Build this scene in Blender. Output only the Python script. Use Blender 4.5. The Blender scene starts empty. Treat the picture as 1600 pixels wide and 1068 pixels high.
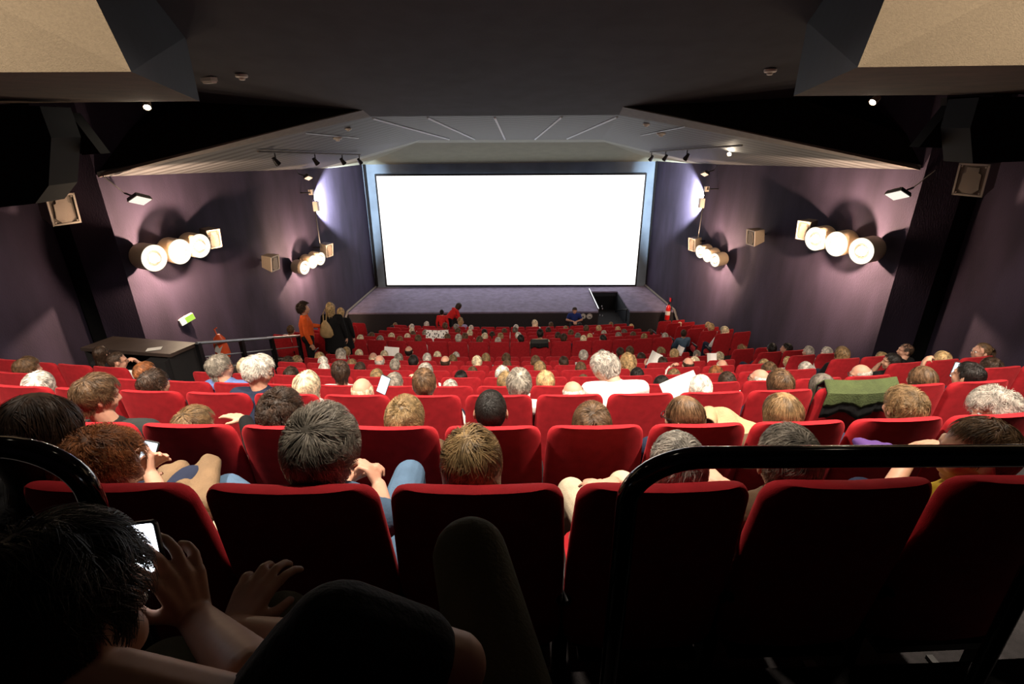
import bpy, bmesh, math, random
import numpy as np
from mathutils import Vector, Matrix, Euler
random.seed(7); RNG = np.random.RandomState(5)
S = bpy.context.scene
COL = S.collection
PI = math.pi
def V(*a): return Vector(a)

# ---------------------------------------------------------------- camera
FPX = 804.0
TH = math.radians(22.75); ROLL = 0.0061
Fw = V(0, math.cos(TH), -math.sin(TH)); U0 = V(0, math.sin(TH), math.cos(TH)); R0 = V(1, 0, 0)
Rt = (R0*math.cos(ROLL) - U0*math.sin(ROLL)); Up = (U0*math.cos(ROLL) + R0*math.sin(ROLL))
cd = bpy.data.cameras.new('camera'); cam = bpy.data.objects.new('camera', cd); COL.objects.link(cam)
cd.sensor_width = 36; cd.lens = FPX/1600*36; cd.clip_start = .02; cd.clip_end = 100
m = Matrix.Identity(4)
for i in range(3):
    m[i][0] = Rt[i]; m[i][1] = Up[i]; m[i][2] = -Fw[i]
cam.matrix_world = m
S.camera = cam
def ray(px, py): return Fw + Rt*((px-800)/FPX) - Up*((py-534)/FPX)
def P(px, py, n=None, d=None, Y=None, z=None, x=None):
    r = ray(px, py)
    if Y is not None: return r*(Y/r.y)
    if z is not None: return r*(z/r.z)
    if x is not None: return r*(x/r.x)
    return r*(d/r.dot(n))

# ---------------------------------------------------------------- world, exposure, big lights
w = bpy.data.worlds.new('world'); S.world = w; w.use_nodes = True
w.node_tree.nodes['Background'].inputs[0].default_value = (.5, .45, .6, 1)
w.node_tree.nodes['Background'].inputs[1].default_value = 0.0
S.view_settings.view_transform = 'Standard'; S.view_settings.look = 'None'
S.view_settings.exposure = 0.0; S.view_settings.gamma = 1; S.view_settings.use_curve_mapping = False
SCREEN_E = 2.2
HOUSE_W = 1150       # each ceiling downlight over the back rows
DRUM_W = 420      # thrown back on the wall by each drum lamp; a tenth of it also falls into the room
def lamp(kind, loc, power, color, parent=None, size=.05, spot=None, aim=None, blend=.4):
    l = bpy.data.lights.new('lamp_light', kind); l.energy = power; l.color = color
    if kind in ('POINT', 'SPOT'): l.shadow_soft_size = size
    if kind == 'SPOT': l.spot_size = spot; l.spot_blend = blend
    o = bpy.data.objects.new('lamp_light', l); COL.objects.link(o)
    if parent: o.parent = parent
    o.location = loc
    if aim is not None: o.rotation_euler = (Vector(aim)-Vector(loc)).to_track_quat('-Z', 'Y').to_euler()
    return o

# ---------------------------------------------------------------- materials
def nodes(name):
    m = bpy.data.materials.new(name); m.use_nodes = True
    nt = m.node_tree; b = nt.nodes['Principled BSDF']
    return m, nt, b
def mat(name, col, rough=.6, metal=0, noise=0, nscale=30, bump=0, bscale=200, sheen=0, coat=0, emit=None, estr=0, spec=.5, stretch=None):
    m, nt, b = nodes(name)
    b.inputs['Base Color'].default_value = (*col, 1); b.inputs['Roughness'].default_value = rough
    b.inputs['Metallic'].default_value = metal; b.inputs['Specular IOR Level'].default_value = spec
    if sheen:
        b.inputs['Sheen Weight'].default_value = sheen; b.inputs['Sheen Roughness'].default_value = .45
        b.inputs['Sheen Tint'].default_value = (min(1, col[0]*1.6+.1), col[1]*1.4+.06, col[2]*1.4+.06, 1)
    if coat: b.inputs['Coat Weight'].default_value = coat
    if emit: b.inputs['Emission Color'].default_value = (*emit, 1); b.inputs['Emission Strength'].default_value = estr
    tc = nt.nodes.new('ShaderNodeTexCoord')
    src = tc.outputs['Object']
    if stretch:
        mp = nt.nodes.new('ShaderNodeMapping'); mp.inputs['Scale'].default_value = stretch
        nt.links.new(src, mp.inputs[0]); src = mp.outputs[0]
    if noise:
        n = nt.nodes.new('ShaderNodeTexNoise'); n.inputs['Scale'].default_value = nscale; n.inputs['Detail'].default_value = 6
        nt.links.new(src, n.inputs['Vector'])
        mr = nt.nodes.new('ShaderNodeMapRange'); mr.inputs[1].default_value = .3; mr.inputs[2].default_value = .7
        mr.inputs[3].default_value = 1-noise; mr.inputs[4].default_value = 1+noise
        nt.links.new(n.outputs[0], mr.inputs[0])
        mx = nt.nodes.new('ShaderNodeVectorMath'); mx.operation = 'SCALE'; mx.inputs[0].default_value = col
        nt.links.new(mr.outputs[0], mx.inputs['Scale']); nt.links.new(mx.outputs[0], b.inputs['Base Color'])
    if bump:
        n = nt.nodes.new('ShaderNodeTexNoise'); n.inputs['Scale'].default_value = bscale
        nt.links.new(src, n.inputs['Vector'])
        bp = nt.nodes.new('ShaderNodeBump'); bp.inputs['Strength'].default_value = bump; bp.inputs['Distance'].default_value = .01
        nt.links.new(n.outputs[0], bp.inputs['Height']); nt.links.new(bp.outputs[0], b.inputs['Normal'])
    return m
def emat(name, col, strength):
    m = bpy.data.materials.new(name); m.use_nodes = True; nt = m.node_tree
    nt.nodes.remove(nt.nodes['Principled BSDF']); e = nt.nodes.new('ShaderNodeEmission')
    e.inputs[0].default_value = (*col, 1); e.inputs[1].default_value = strength
    nt.links.new(e.outputs[0], nt.nodes['Material Output'].inputs[0]); return m
def hairmat(name, col, var=.45):
    m, nt, b = nodes(name)
    g = nt.nodes.new('ShaderNodeNewGeometry')
    mr = nt.nodes.new('ShaderNodeMapRange'); mr.inputs[3].default_value = 1-var*1.3; mr.inputs[4].default_value = 1+var
    nt.links.new(g.outputs['Random Per Island'], mr.inputs[0])
    mx = nt.nodes.new('ShaderNodeVectorMath'); mx.operation = 'SCALE'; mx.inputs[0].default_value = col
    tc = nt.nodes.new('ShaderNodeTexCoord'); no = nt.nodes.new('ShaderNodeTexNoise'); no.inputs['Scale'].default_value = 26; no.inputs['Detail'].default_value = 3
    nt.links.new(tc.outputs['Object'], no.inputs['Vector']); m2 = nt.nodes.new('ShaderNodeMapRange'); m2.inputs[1].default_value = .36; m2.inputs[2].default_value = .64; m2.inputs[3].default_value = .55; m2.inputs[4].default_value = 1.4
    nt.links.new(no.outputs[0], m2.inputs[0]); mu = nt.nodes.new('ShaderNodeMath'); mu.operation = 'MULTIPLY'; nt.links.new(mr.outputs[0], mu.inputs[0]); nt.links.new(m2.outputs[0], mu.inputs[1])
    nt.links.new(mu.outputs[0], mx.inputs['Scale']); nt.links.new(mx.outputs[0], b.inputs['Base Color'])
    b.inputs['Roughness'].default_value = .48; b.inputs['Specular IOR Level'].default_value = .28
    b.inputs['Anisotropic'].default_value = .5
    return m
M = {}
M['velvet'] = mat('red_velvet', (.38, .014, .021), .85, noise=.16, nscale=18, bump=.25, bscale=420, sheen=.35, spec=.2)
M['seatred'] = M['velvet']
M['dkplastic'] = mat('black_plastic', (.012, .012, .013), .45)
M['dkmetal'] = mat('black_steel', (.015, .015, .017), .35, metal=.6)
M['wallfab'] = mat('purple_wall_fabric', (.031, .024, .046), .9, noise=.3, nscale=1.6, bump=.5, bscale=60, spec=.2, stretch=(1, 1, .35))
M['wallfab2'] = mat('blue_grey_screen_surround', (.085, .115, .155), .9, noise=.2, nscale=1.2, bump=.3, bscale=60, spec=.2)
M['ceil'] = mat('dark_brown_ceiling_paint', (.044, .045, .054), .9, noise=.12, nscale=2, bump=.2, bscale=50, spec=.2)
M['soffit'] = mat('brown_soffit_paint', (.055, .035, .021), .9, noise=.25, nscale=3, bump=.3, bscale=40, spec=.2)
M['beige'] = mat('beige_acoustic_panel', (.070, .054, .036), .95, noise=.1, nscale=60, bump=.4, bscale=120, spec=.1)
M['navy'] = mat('navy_painted_board', (.008, .011, .018), .8, noise=.2, nscale=5)
M['slope'] = mat('dark_brown_slope', (.014, .010, .008), .9, noise=.2, nscale=3, spec=.2)
M['black'] = mat('black_paint', (.004, .004, .005), .8, spec=.2)
M['fascia'] = mat('grey_fascia_paint', (.12, .108, .10), .8, noise=.15, nscale=10)
M['drop'] = mat('green_grey_panel', (.15, .155, .115), .9, noise=.1, nscale=3)
M['band'] = mat('pale_grey_ceiling_band', (.24, .26, .23), .9, noise=.08, nscale=3)
M['rib'] = mat('white_ceiling_rib', (.62, .68, .75), .6)
M['carpet'] = mat('dark_carpet', (.010, .008, .009), .95, noise=.4, nscale=40, bump=.4, bscale=300)
M['stage'] = mat('violet_grey_stage_carpet', (.17, .14, .215), .95, noise=.22, nscale=5, bump=.5, bscale=160)
M['stagefront'] = mat('black_stage_front', (.018, .014, .018), .9, noise=.2, nscale=20)
M['screen'] = emat('lit_cinema_screen', (1, 1, 1), SCREEN_E)
M['gloss'] = mat('glossy_black_lacquer', (.004, .004, .005), .12, coat=.6)
M['chrome'] = mat('brushed_steel', (.55, .55, .57), .3, metal=1)
M['bar'] = mat('thin_steel_bar', (.35, .36, .38), .35, metal=.6)
M['drum'] = mat('cream_lamp_drum', (.42, .34, .24), .6)
M['white'] = mat('white_plastic', (.62, .60, .57), .5)
M['whitecloth'] = mat('white_cloth', (.80, .78, .75), .9, bump=.3, bscale=60)
M['spk'] = mat('speaker_cabinet', (.13, .11, .085), .6, noise=.1, nscale=40)
M['spkfront'] = mat('speaker_bezel', (.40, .36, .31), .5)
M['spkgrille'] = mat('speaker_grille', (.22, .18, .14), .7, bump=.6, bscale=300)
M['desk'] = mat('dark_brown_desk_laminate', (.060, .042, .036), .45, noise=.2, nscale=8)
M['deskdk'] = mat('black_desk_panel', (.010, .009, .010), .7)
M['floodglass'] = emat('lit_floodlight_glass', (1, .9, .78), 1.1)
M['redpaint'] = mat('red_enamel', (.55, .012, .012), .3, coat=.4)
M['signgreen'] = emat('green_exit_box', (.62, 1, .12), .9)
M['signwhite'] = emat('exit_box_white', (1, 1, .8), 1.2)
M['phonescreen'] = emat('phone_screen', (.82, .92, 1), 1.6)
M['phonebright'] = emat('bright_phone_screen', (.85, .9, 1), 6)
M['paper'] = mat('white_paper', (.82, .81, .79), .8)
def newsmat():
    m, nt, b = nodes('printed_newspaper'); tc = nt.nodes.new('ShaderNodeTexCoord'); vo = nt.nodes.new('ShaderNodeTexVoronoi'); vo.distance = 'CHEBYCHEV'; vo.inputs['Scale'].default_value = 16
    nt.links.new(tc.outputs['Object'], vo.inputs['Vector']); cr = nt.nodes.new('ShaderNodeValToRGB'); cr.color_ramp.interpolation = 'CONSTANT'
    cr.color_ramp.elements[0].color = (.05, .05, .05, 1); cr.color_ramp.elements[1].position = .28; cr.color_ramp.elements[1].color = (.8, .79, .77, 1)
    nt.links.new(vo.outputs['Distance'], cr.inputs[0]); nt.links.new(cr.outputs[0], b.inputs['Base Color']); return m
M['news'] = newsmat()
M['ink'] = mat('printing_ink', (.04, .04, .04), .8)
M['skin'] = mat('fair_skin', (.56, .30, .21), .55, noise=.08, nscale=25, spec=.35)
M['skindark'] = mat('tan_skin', (.44, .24, .16), .55, noise=.08, nscale=25, spec=.35)  # slightly darker skin colour for some of the people
M['eye'] = mat('eye_white', (.7, .68, .66), .2)
M['iris'] = mat('eye_iris', (.05, .03, .02), .2)
M['green'] = mat('olive_green_cloth', (.055, .075, .022), .9, noise=.25, nscale=10, bump=.4, bscale=90)
M['lining'] = mat('black_lining', (.006, .006, .007), .6)
M['trench'] = mat('beige_trench_cloth', (.44, .30, .165), .85, noise=.12, nscale=12, bump=.3, bscale=120)
M['tan'] = mat('tan_jacket_cloth', (.17, .105, .055), .85, noise=.2, nscale=12, bump=.3, bscale=120)
M['tanbag'] = mat('tan_leather', (.40, .27, .13), .5, noise=.2, nscale=12)
M['purple'] = mat('purple_cloth', (.07, .025, .15), .8)
HC = dict(white=(.68, .64, .58), ltgrey=(.47, .43, .38), grey=(.27, .24, .20), dkgrey=(.14, .12, .10), blonde=(.58, .40, .20), plat=(.70, .60, .42),
          dirty=(.30, .20, .095), brown=(.115, .066, .034), dkbrown=(.045, .026, .017), black=(.014, .011, .010), auburn=(.26, .095, .035), ltbrown=(.20, .125, .06))
HM = {k: hairmat('hair_'+k, v) for k, v in HC.items()}
CC = dict(black=(.008, .008, .009), navy=(.018, .024, .05), white=(.78, .76, .74), blue=(.13, .20, .45), grey=(.14, .14, .14), dkgrey=(.028, .032, .032), red=(.55, .02, .02),
          orange=(.68, .10, .02), beige=(.52, .42, .30), jeans=(.075, .13, .21), yellow=(.55, .36, .03), brown=(.10, .06, .035), green=(.05, .075, .03), pink=(.62, .30, .27),
          khaki=(.44, .37, .27), teal=(.05, .20, .30), olive=(.085, .080, .050), royal=(.015, .03, .16), stripe=(.6, .55, .55), lilac=(.35, .30, .5))
CM = {k: mat('cloth_'+k, v, .9, noise=.12, nscale=15, bump=.18, bscale=130, spec=.2) for k, v in CC.items()}

# ---------------------------------------------------------------- mesh helpers
class MB:
    def __init__(s): s.v = []; s.f = []; s.mi = []; s.n = 0
    def add(s, v, f, mi=0):
        s.v.extend([tuple(p) for p in v]); s.f.extend([tuple(i+s.n for i in q) for q in f]); s.mi.extend([mi]*len(f)); s.n += len(v); return s
    def box(s, c, sz, rot=None, mi=0, taper=1):
        pts = []
        for z in (-1, 1):
            t = taper if z > 0 else 1
            for x, y in ((-1, -1), (1, -1), (1, 1), (-1, 1)):
                p = V(x*sz[0]/2*t, y*sz[1]/2*t, z*sz[2]/2)
                if rot is not None: p = rot @ p
                pts.append(p+Vector(c))
        return s.add(pts, [(3, 2, 1, 0), (4, 5, 6, 7), (0, 1, 5, 4), (1, 2, 6, 5), (2, 3, 7, 6), (3, 0, 4, 7)], mi)
    def tube(s, pts, r, seg=10, mi=0, closed=False, cap=True, flat=1.0):
        pts = [Vector(p) for p in pts]; n = len(pts); rr = r if hasattr(r, '__len__') else [r]*n
        ring = []; prev = None
        for i, p in enumerate(pts):
            if closed: t = (pts[(i+1) % n]-pts[i-1])
            else: t = pts[min(i+1, n-1)]-pts[max(i-1, 0)]
            t.normalize()
            if prev is None:
                a = V(0, 0, 1) if abs(t.z) < .9 else V(1, 0, 0)
                u = t.cross(a).normalized()
            else:
                u = (prev - t*prev.dot(t)).normalized()
            prev = u; q = t.cross(u)
            ring.append([p+(u*math.cos(2*PI*k/seg)+q*math.sin(2*PI*k/seg)*flat)*rr[i] for k in range(seg)])
        v = [p for r_ in ring for p in r_]; f = []
        m = n if closed else n-1
        for i in range(m):
            for k in range(seg):
                a = i*seg+k; b = i*seg+(k+1) % seg; c = ((i+1) % n)*seg
                f.append((a, b, c+(k+1) % seg, c+k))
        if cap and not closed:
            f.append(tuple(reversed(range(seg)))); f.append(tuple((n-1)*seg+k for k in range(seg)))
        return s.add(v, f, mi)
    def lathe(s, prof, M4=None, seg=24, mi=0):
        v = []; f = []; n = len(prof)
        for r, z in prof:
            for k in range(seg):
                p = V(r*math.cos(2*PI*k/seg), r*math.sin(2*PI*k/seg), z)
                v.append(M4 @ p if M4 is not None else p)
        for i in range(n-1):
            for k in range(seg):
                f.append((i*seg+k, i*seg+(k+1) % seg, (i+1)*seg+(k+1) % seg, (i+1)*seg+k))
        return s.add(v, f, mi)
    def loft(s, loops, mi=0, cap=True):
        n = len(loops[0]); v = [p for l in loops for p in l]; f = []
        for i in range(len(loops)-1):
            for k in range(n):
                f.append((i*n+k, i*n+(k+1) % n, (i+1)*n+(k+1) % n, (i+1)*n+k))
        if cap: f.append(tuple(reversed(range(n)))); f.append(tuple((len(loops)-1)*n+k for k in range(n)))
        return s.add(v, f, mi)
    def poly(s, pts, mi=0): return s.add(pts, [tuple(range(len(pts)))], mi)
    def slab(s, pts, off, mi=0):
        n = len(pts); off = Vector(off); b = [Vector(p)+off for p in pts]
        f = [tuple(range(n)), tuple(reversed(range(n, 2*n)))]+[(i, i+n, (i+1) % n+n, (i+1) % n) for i in range(n)]
        return s.add(list(pts)+b, f, mi)
    def mesh(s, name, smooth=True, fix=True):
        me = bpy.data.meshes.new(name); me.from_pydata([tuple(p) for p in s.v], [], s.f)
        me.polygons.foreach_set('material_index', s.mi)
        if fix:
            bm = bmesh.new(); bm.from_mesh(me); bmesh.ops.recalc_face_normals(bm, faces=bm.faces); bm.to_mesh(me); bm.free()
        if smooth:
            me.polygons.foreach_set('use_smooth', [True]*len(me.polygons))
            try: me.set_sharp_from_angle(angle=math.radians(38))
            except Exception: pass
        me.update(); return me
    def build(s, name, mats, parent=None, smooth=True, loc=None, rot=None, fix=True):
        me = s.mesh(name, smooth, fix)
        for mm in (mats if isinstance(mats, (list, tuple)) else [mats]): me.materials.append(mm)
        return link(name, me, parent, loc, rot)
def link(name, me, parent=None, loc=None, rot=None, mats=None):
    o = bpy.data.objects.new(name, me); COL.objects.link(o)
    if parent is not None: o.parent = parent
    if loc is not None: o.location = loc
    if rot is not None: o.rotation_euler = rot
    if mats is not None:
        for i, mm in enumerate(mats):
            while len(me.materials) <= i: me.materials.append(mm)
            o.material_slots[i].link = 'OBJECT'; o.material_slots[i].material = mm
    return o
def empty(name, loc=(0, 0, 0), rotz=0, rot=None):
    o = bpy.data.objects.new(name, None); COL.objects.link(o); o.location = loc; o.empty_display_size = .1
    o.rotation_euler = rot if rot is not None else (0, 0, rotz); return o
def tag(o, label=None, cat=None, group=None, kind=None):
    if label: o['label'] = label
    if cat: o['category'] = cat
    if group: o['group'] = group
    if kind: o['kind'] = kind
    return o
def struct(o): o['kind'] = 'structure'; return o
def frame_to(z, x=None):
    z = Vector(z).normalized(); a = Vector(x) if x is not None else (V(0, 0, 1) if abs(z.z) < .95 else V(1, 0, 0))
    if x is None: xx = a.cross(z).normalized()
    else: xx = (a - z*a.dot(z)).normalized()
    y = z.cross(xx); m = Matrix.Identity(3)
    for i in range(3): m[i][0] = xx[i]; m[i][1] = y[i]; m[i][2] = z[i]
    return m
def M4at(loc, m3): m = m3.to_4x4(); m.translation = Vector(loc); return m
# ================================================================ room
UY = [1.12, 2.18, 3.25, 4.35, 5.50, 6.60, 7.65, 8.68, 9.74]
UP_ = [762, 667, 617.5, 603, 589.5, 579, 571, 564, 557.5]
LY = [11.77+.986*i for i in range(6)]; LP_ = [534, 529, 524.3, 519.5, 514.5, 510.5]
ROWY = {0: .04}; ROWZ = {0: -.42}
for i, (a, b) in enumerate(zip(UY+LY, UP_+LP_)):
    ROWY[i+1] = a; ROWZ[i+1] = P(800, b, Y=a).z
BACKH = 1.12
FLOORZ = {k: ROWZ[k]-BACKH for k in ROWZ}
def RAD(k): return 36.0 if k <= 9 else 31.0
def arcy(k, x): return x*x/(2*RAD(k))
Y_STAGE = 19.0; Z_STAGE = P(800, 487, Y=Y_STAGE).z; Y_SCR = 22.43
ZF = FLOORZ[15]-.02
WL0 = V(-6.15, Y_SCR, 0); WL1 = V(-7.3, 9.5, 0); WR0 = V(6.05, Y_SCR, 0); WR1 = V(7.3, 9.5, 0)
def wall_plane(a, b):
    n = V(0, 0, 1).cross((b-a).normalized()); return n, n.dot(a)
NL, DL = wall_plane(WL0, WL1); NR, DR = wall_plane(WR0, WR1)
def PW(px, py, side, off=0):
    n, d = (NL, DL) if side < 0 else (NR, DR)
    s_ = 1 if n.x*side < 0 else -1     # inward
    return P(px, py, n=n, d=d+off*s_)

# floor with its stepped treads
mb = MB(); NX = 28
xs = [-9.2+18.4*i/NX for i in range(NX+1)]
edges = []   # list of (function of x -> y, z of tread before, z of tread after)
prevz = FLOORZ[0]
def yl(k, x): return ROWY[k]-.06+arcy(k, x)
rows = list(range(1, 16))
def strip(fa, fb, za, zb):
    v = [];
    for x in xs: v.append((x, fa(x), za)); v.append((x, fb(x), zb))
    mb.add(v, [(2*i, 2*i+2, 2*i+3, 2*i+1) for i in range(NX)])
strip(lambda x: -3.0, lambda x: yl(1, x), FLOORZ[0], FLOORZ[0])
for k in rows:
    strip(lambda x: yl(k, x), lambda x: yl(k, x), FLOORZ[k-1], FLOORZ[k])
    nx_ = (lambda x, k=k: yl(k+1, x)) if k < 15 else (lambda x: 22.5)
    strip(lambda x: yl(k, x), nx_, FLOORZ[k], FLOORZ[k])
struct(mb.build('floor', M['carpet'], smooth=False, fix=False))

# walls
def wallq(name, a, b, z0, z1, m=M['wallfab'], th=.15, out=None):
    a = Vector(a); b = Vector(b); mb = MB()
    o = Vector(out)*th
    mb.slab([V(a.x, a.y, z0), V(b.x, b.y, z0), V(b.x, b.y, z1), V(a.x, a.y, z1)], o)
    return struct(mb.build(name, m, smooth=False))
ZB = ZF-.1
mb = MB()
for pts in ([V(-6.15, Y_SCR, ZB), V(-7.3, 9.5, ZB), V(-7.3, 9.5, .9), V(-6.15, Y_SCR, .9)],):
    mb.slab(pts, V(-.15, 0, 0))
struct(mb.build('wall_left', M['wallfab'], smooth=False))
mb = MB(); mb.slab([V(6.05, Y_SCR, ZB), V(7.3, 9.5, ZB), V(7.3, 9.5, .9), V(6.05, Y_SCR, .9)], V(.15, 0, 0))
struct(mb.build('wall_right', M['wallfab'], smooth=False))
# rear, recessed halves of the side walls and their return faces
for sgn, nm in ((-1, 'wall_left_rear'), (1, 'wall_right_rear')):
    mb = MB()
    mb.slab([V(sgn*7.3, 9.5, ZB), V(sgn*7.85, 9.25, ZB), V(sgn*7.85, 9.25, 1.2), V(sgn*7.3, 9.5, 1.2)], V(0, .12, 0))
    mb.slab([V(sgn*8.15, 9.25, ZB), V(sgn*8.15, -3, ZB), V(sgn*8.15, -3, 3.4), V(sgn*8.15, 9.25, 3.4)], V(sgn*.15, 0, 0))
    struct(mb.build(nm, M['wallfab'], smooth=False))
    # black slab painted in for the shade between return face and recessed wall
    mb = MB(); mb.slab([V(sgn*7.85, 9.3, ZB), V(sgn*8.2, 9.3, ZB), V(sgn*8.2, 9.3, 2), V(sgn*7.85, 9.3, 2)], V(0, .1, 0))
    struct(mb.build('trim_1', M['black'], smooth=False))
mb = MB(); mb.slab([V(-9.2, -3, -3), V(9.2, -3, -3), V(9.2, -3, 4), V(-9.2, -3, 4)], V(0, -.15, 0))
struct(mb.build('wall_back', M['wallfab'], smooth=False))
# screen wall
mb = MB(); mb.slab([V(-6.4, Y_SCR, ZB), V(6.3, Y_SCR, ZB), V(6.3, Y_SCR, 0.6), V(-6.4, Y_SCR, 0.6)], V(0, .15, 0))
struct(mb.build('wall_front', M['wallfab2'], smooth=False))
for a, b in (((568, 250), (589, 447)), ((1027, 250), (1010, 447))):
    mb = MB(); mb.tube([P(*a, Y=Y_SCR-.03), P(*b, Y=Y_SCR-.03)], .06, 4)
    struct(mb.build('trim_2', M['black'], smooth=False))

# screen with its black masking
sc = empty('cinema_screen', P(798, 446, Y=Y_SCR-.12)); base = sc.location.copy()
tag(sc, 'huge white glowing cinema screen on the blue front wall above the stage', 'screen')
Ys = Y_SCR-.12
c_ = [P(605, 445, Y=Ys), P(992, 444.5, Y=Ys), P(1008, 273, Y=Ys), P(588, 275, Y=Ys)]
mb = MB(); mb.slab([p-base for p in c_], V(0, .05, 0)); mb.build('screen_surface', M['screen'], sc, smooth=False)
mb = MB()
cen = sum(c_, V(0, 0, 0))/4
out_ = [cen+(p-cen)*1.0+V(math.copysign(.07, p.x-cen.x), 0, math.copysign(.07, p.z-cen.z)) for p in c_]
for i in range(4):
    j = (i+1) % 4
    mb.slab([c_[i]-base, c_[j]-base, out_[j]-base, out_[i]-base], V(0, .06, 0))
mb.build('masking_border', M['black'], sc, smooth=False)

# stage with the stairwell cut out of it
hx0 = P(930, 487, z=Z_STAGE).x; 
A0 = P(918, 456, z=Z_STAGE); A1 = P(963, 456, z=Z_STAGE); B0 = P(936, 488, z=Z_STAGE); B1 = P(986, 488, z=Z_STAGE)
A0.y = A1.y = 21.2
hxl = (A0.x+B0.x)/2; hxr = (A1.x+B1.x)/2
hxl, hxr = P(936, 488, z=Z_STAGE).x, P(986, 488, z=Z_STAGE).x
st = MB()
wl = lambda y: WL0.x+(WL1.x-WL0.x)*(Y_SCR-y)/(Y_SCR-9.5)
wr = lambda y: WR0.x+(WR1.x-WR0.x)*(Y_SCR-y)/(Y_SCR-9.5)
HB = P(940, 455, z=Z_STAGE).y
def stg(x0f, x1f, y0, y1):
    st.slab([V(x0f(y0), y0, Z_STAGE), V(x1f(y0), y0, Z_STAGE), V(x1f(y1), y1, Z_STAGE), V(x0f(y1), y1, Z_STAGE)], V(0, 0, -.06))
stg(wl, lambda y: hxl, Y_STAGE, Y_SCR); stg(lambda y: hxr, wr, Y_STAGE, Y_SCR); stg(lambda y: hxl, lambda y: hxr, HB, Y_SCR)
struct(st.build('floor_stage', M['stage'], smooth=False))
fr = MB()
for x0, x1 in ((wl(Y_STAGE), hxl), (hxr, wr(Y_STAGE))):
    fr.box(((x0+x1)/2, Y_STAGE+.03, (ZF+Z_STAGE-.062)/2), (x1-x0, .06, Z_STAGE-.062-ZF))
struct(fr.build('trim_3', M['stagefront'], smooth=False))
hw = MB()
hw.box((hxl-.03, (Y_STAGE+HB)/2+.03, (ZF+Z_STAGE)/2-.05), (.06, HB-Y_STAGE-.08, Z_STAGE-ZF-.1)); hw.box((hxr+.03, (Y_STAGE+HB)/2+.03, (ZF+Z_STAGE)/2-.05), (.06, HB-Y_STAGE-.08, Z_STAGE-ZF-.1))
hw.box(((hxl+hxr)/2, HB+.06, (ZF+Z_STAGE)/2-.05), (hxr-hxl+.12, .05, Z_STAGE-ZF-.1))
struct(hw.build('trim_4', M['navy'], smooth=False))
d = MB(); d.box(((hxl+hxr)/2, HB+.02, ZF+.34), (hxr-hxl-.1, .04, .62)); struct(d.build('door_1', M['black'], smooth=False))
# skirting where stage and floor meet the walls
for f, sg in ((wl, 1), (wr, -1)):
    mb = MB(); mb.tube([V(f(Y_SCR)+sg*.03, Y_SCR-.05, Z_STAGE+.05), V(f(Y_STAGE)+sg*.03, Y_STAGE, Z_STAGE+.05), V(f(18.2)+sg*.03, 18.2, ZF+.35), V(f(17.4)+sg*.03, 17.4, ZF+.2)], .05, 4)
    struct(mb.build('baseboard_left' if sg > 0 else 'baseboard_right', M['fascia'], smooth=False))
# ---------------------------------------------------------------- ceilings
def zmain(y): return .213-.181*(y-13)
NM = V(0, .181, 1).normalized(); DM = NM.dot(V(0, 13, .213))
def PM(px, py): return P(px, py, n=NM, d=DM)
L1 = PM(567, 172); R1_ = PM(973, 167)
L2 = PW(153, 273, -1, .02); R2_ = PW(1438, 262, 1, .02)
BL = PM(579, 182); BR = PM(967, 179.5)
Lc = PM(312, 62); Rc = PM(1238, 60)
mb = MB()
QL = PM(308, 160); QR = PM(1244, 152)
mb.slab([V(-9.4, -3, zmain(-3)), V(9.4, -3, zmain(-3)), V(9.4, QR.y, zmain(QR.y)), QR, R1_, BR, BL, L1, QL, V(-9.4, QL.y, zmain(QL.y))], V(0, 0, .15))
struct(mb.build('ceiling', M['ceil'], smooth=False))
# hanging bulkheads near the camera
def bulkhead(side):
    zb = .35
    if side < 0: q = [(205, 112), (312, 158), (0, 162), (0, 112)]; top0 = (150, 0)
    else: q = [(1340, 105), (1240, 150), (1600, 147), (1600, 98)]; top0 = (1382, 0)
    A, B, C, D = [P(*p, z=zb) for p in q]
    ext = V(side*2.2, 0, 0); C = C+ext*.8; D = D+ext
    Bt = P(312, 60, Y=B.y) if side < 0 else P(1238, 58, Y=B.y)
    Bt = V(B.x, B.y, max(zmain(B.y), Bt.z)+.02)
    At = P(*top0, Y=A.y+.05); dirA = (At-A)/(At.z-A.z); At = A+dirA*(zmain(A.y)+.02-A.z)
    Dt = V(D.x, D.y, zmain(D.y)+.02)
    mb = MB(); mb.poly([A, B, C, D]); struct(mb.build('trim_5', M['soffit'], smooth=False))
    mb = MB(); mb.poly([A, At, Dt, D]); struct(mb.build('trim_6', M['beige'], smooth=False))
    mb = MB(); mb.poly([A, B, Bt, At]); struct(mb.build('trim_7', M['navy'], smooth=False))
    # dark sloping face beyond the bulkhead down to the fascia
    E, G = (L1, L2) if side < 0 else (R1_, R2_)
    Q = QL if side < 0 else QR
    mb = MB(); Z8 = V(side*8.3, 9.2, G.z+.05); Z9 = V(side*9.4, Q.y, Q.z)
    mb.poly([Q, E, G]); mb.poly([Q, G, Z8]); mb.poly([Q, Z8, Z9])
    mb.poly([B, Bt, V(C.x, C.y, zmain(C.y)), C])
    struct(mb.build('trim_8', M['slope'], smooth=False))
    return A, B, C, D
bkL = bulkhead(-1); bkR = bulkhead(1)
# fascias
for side in (-1, 1):
    E, G = (L1, L2) if side < 0 else (R1_, R2_); Fv = BL if side < 0 else BR
    mb = MB()
    G2 = PW(153, 277, -1, .02) if side < 0 else PW(1438, 265.5, 1, .02)
    mb.slab([E+V(0, 0, .02), Fv, G2, G+V(0, 0, .02)], V(0, .06, 0))
    struct(mb.build('trim_9', M['fascia'], smooth=False))
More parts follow.
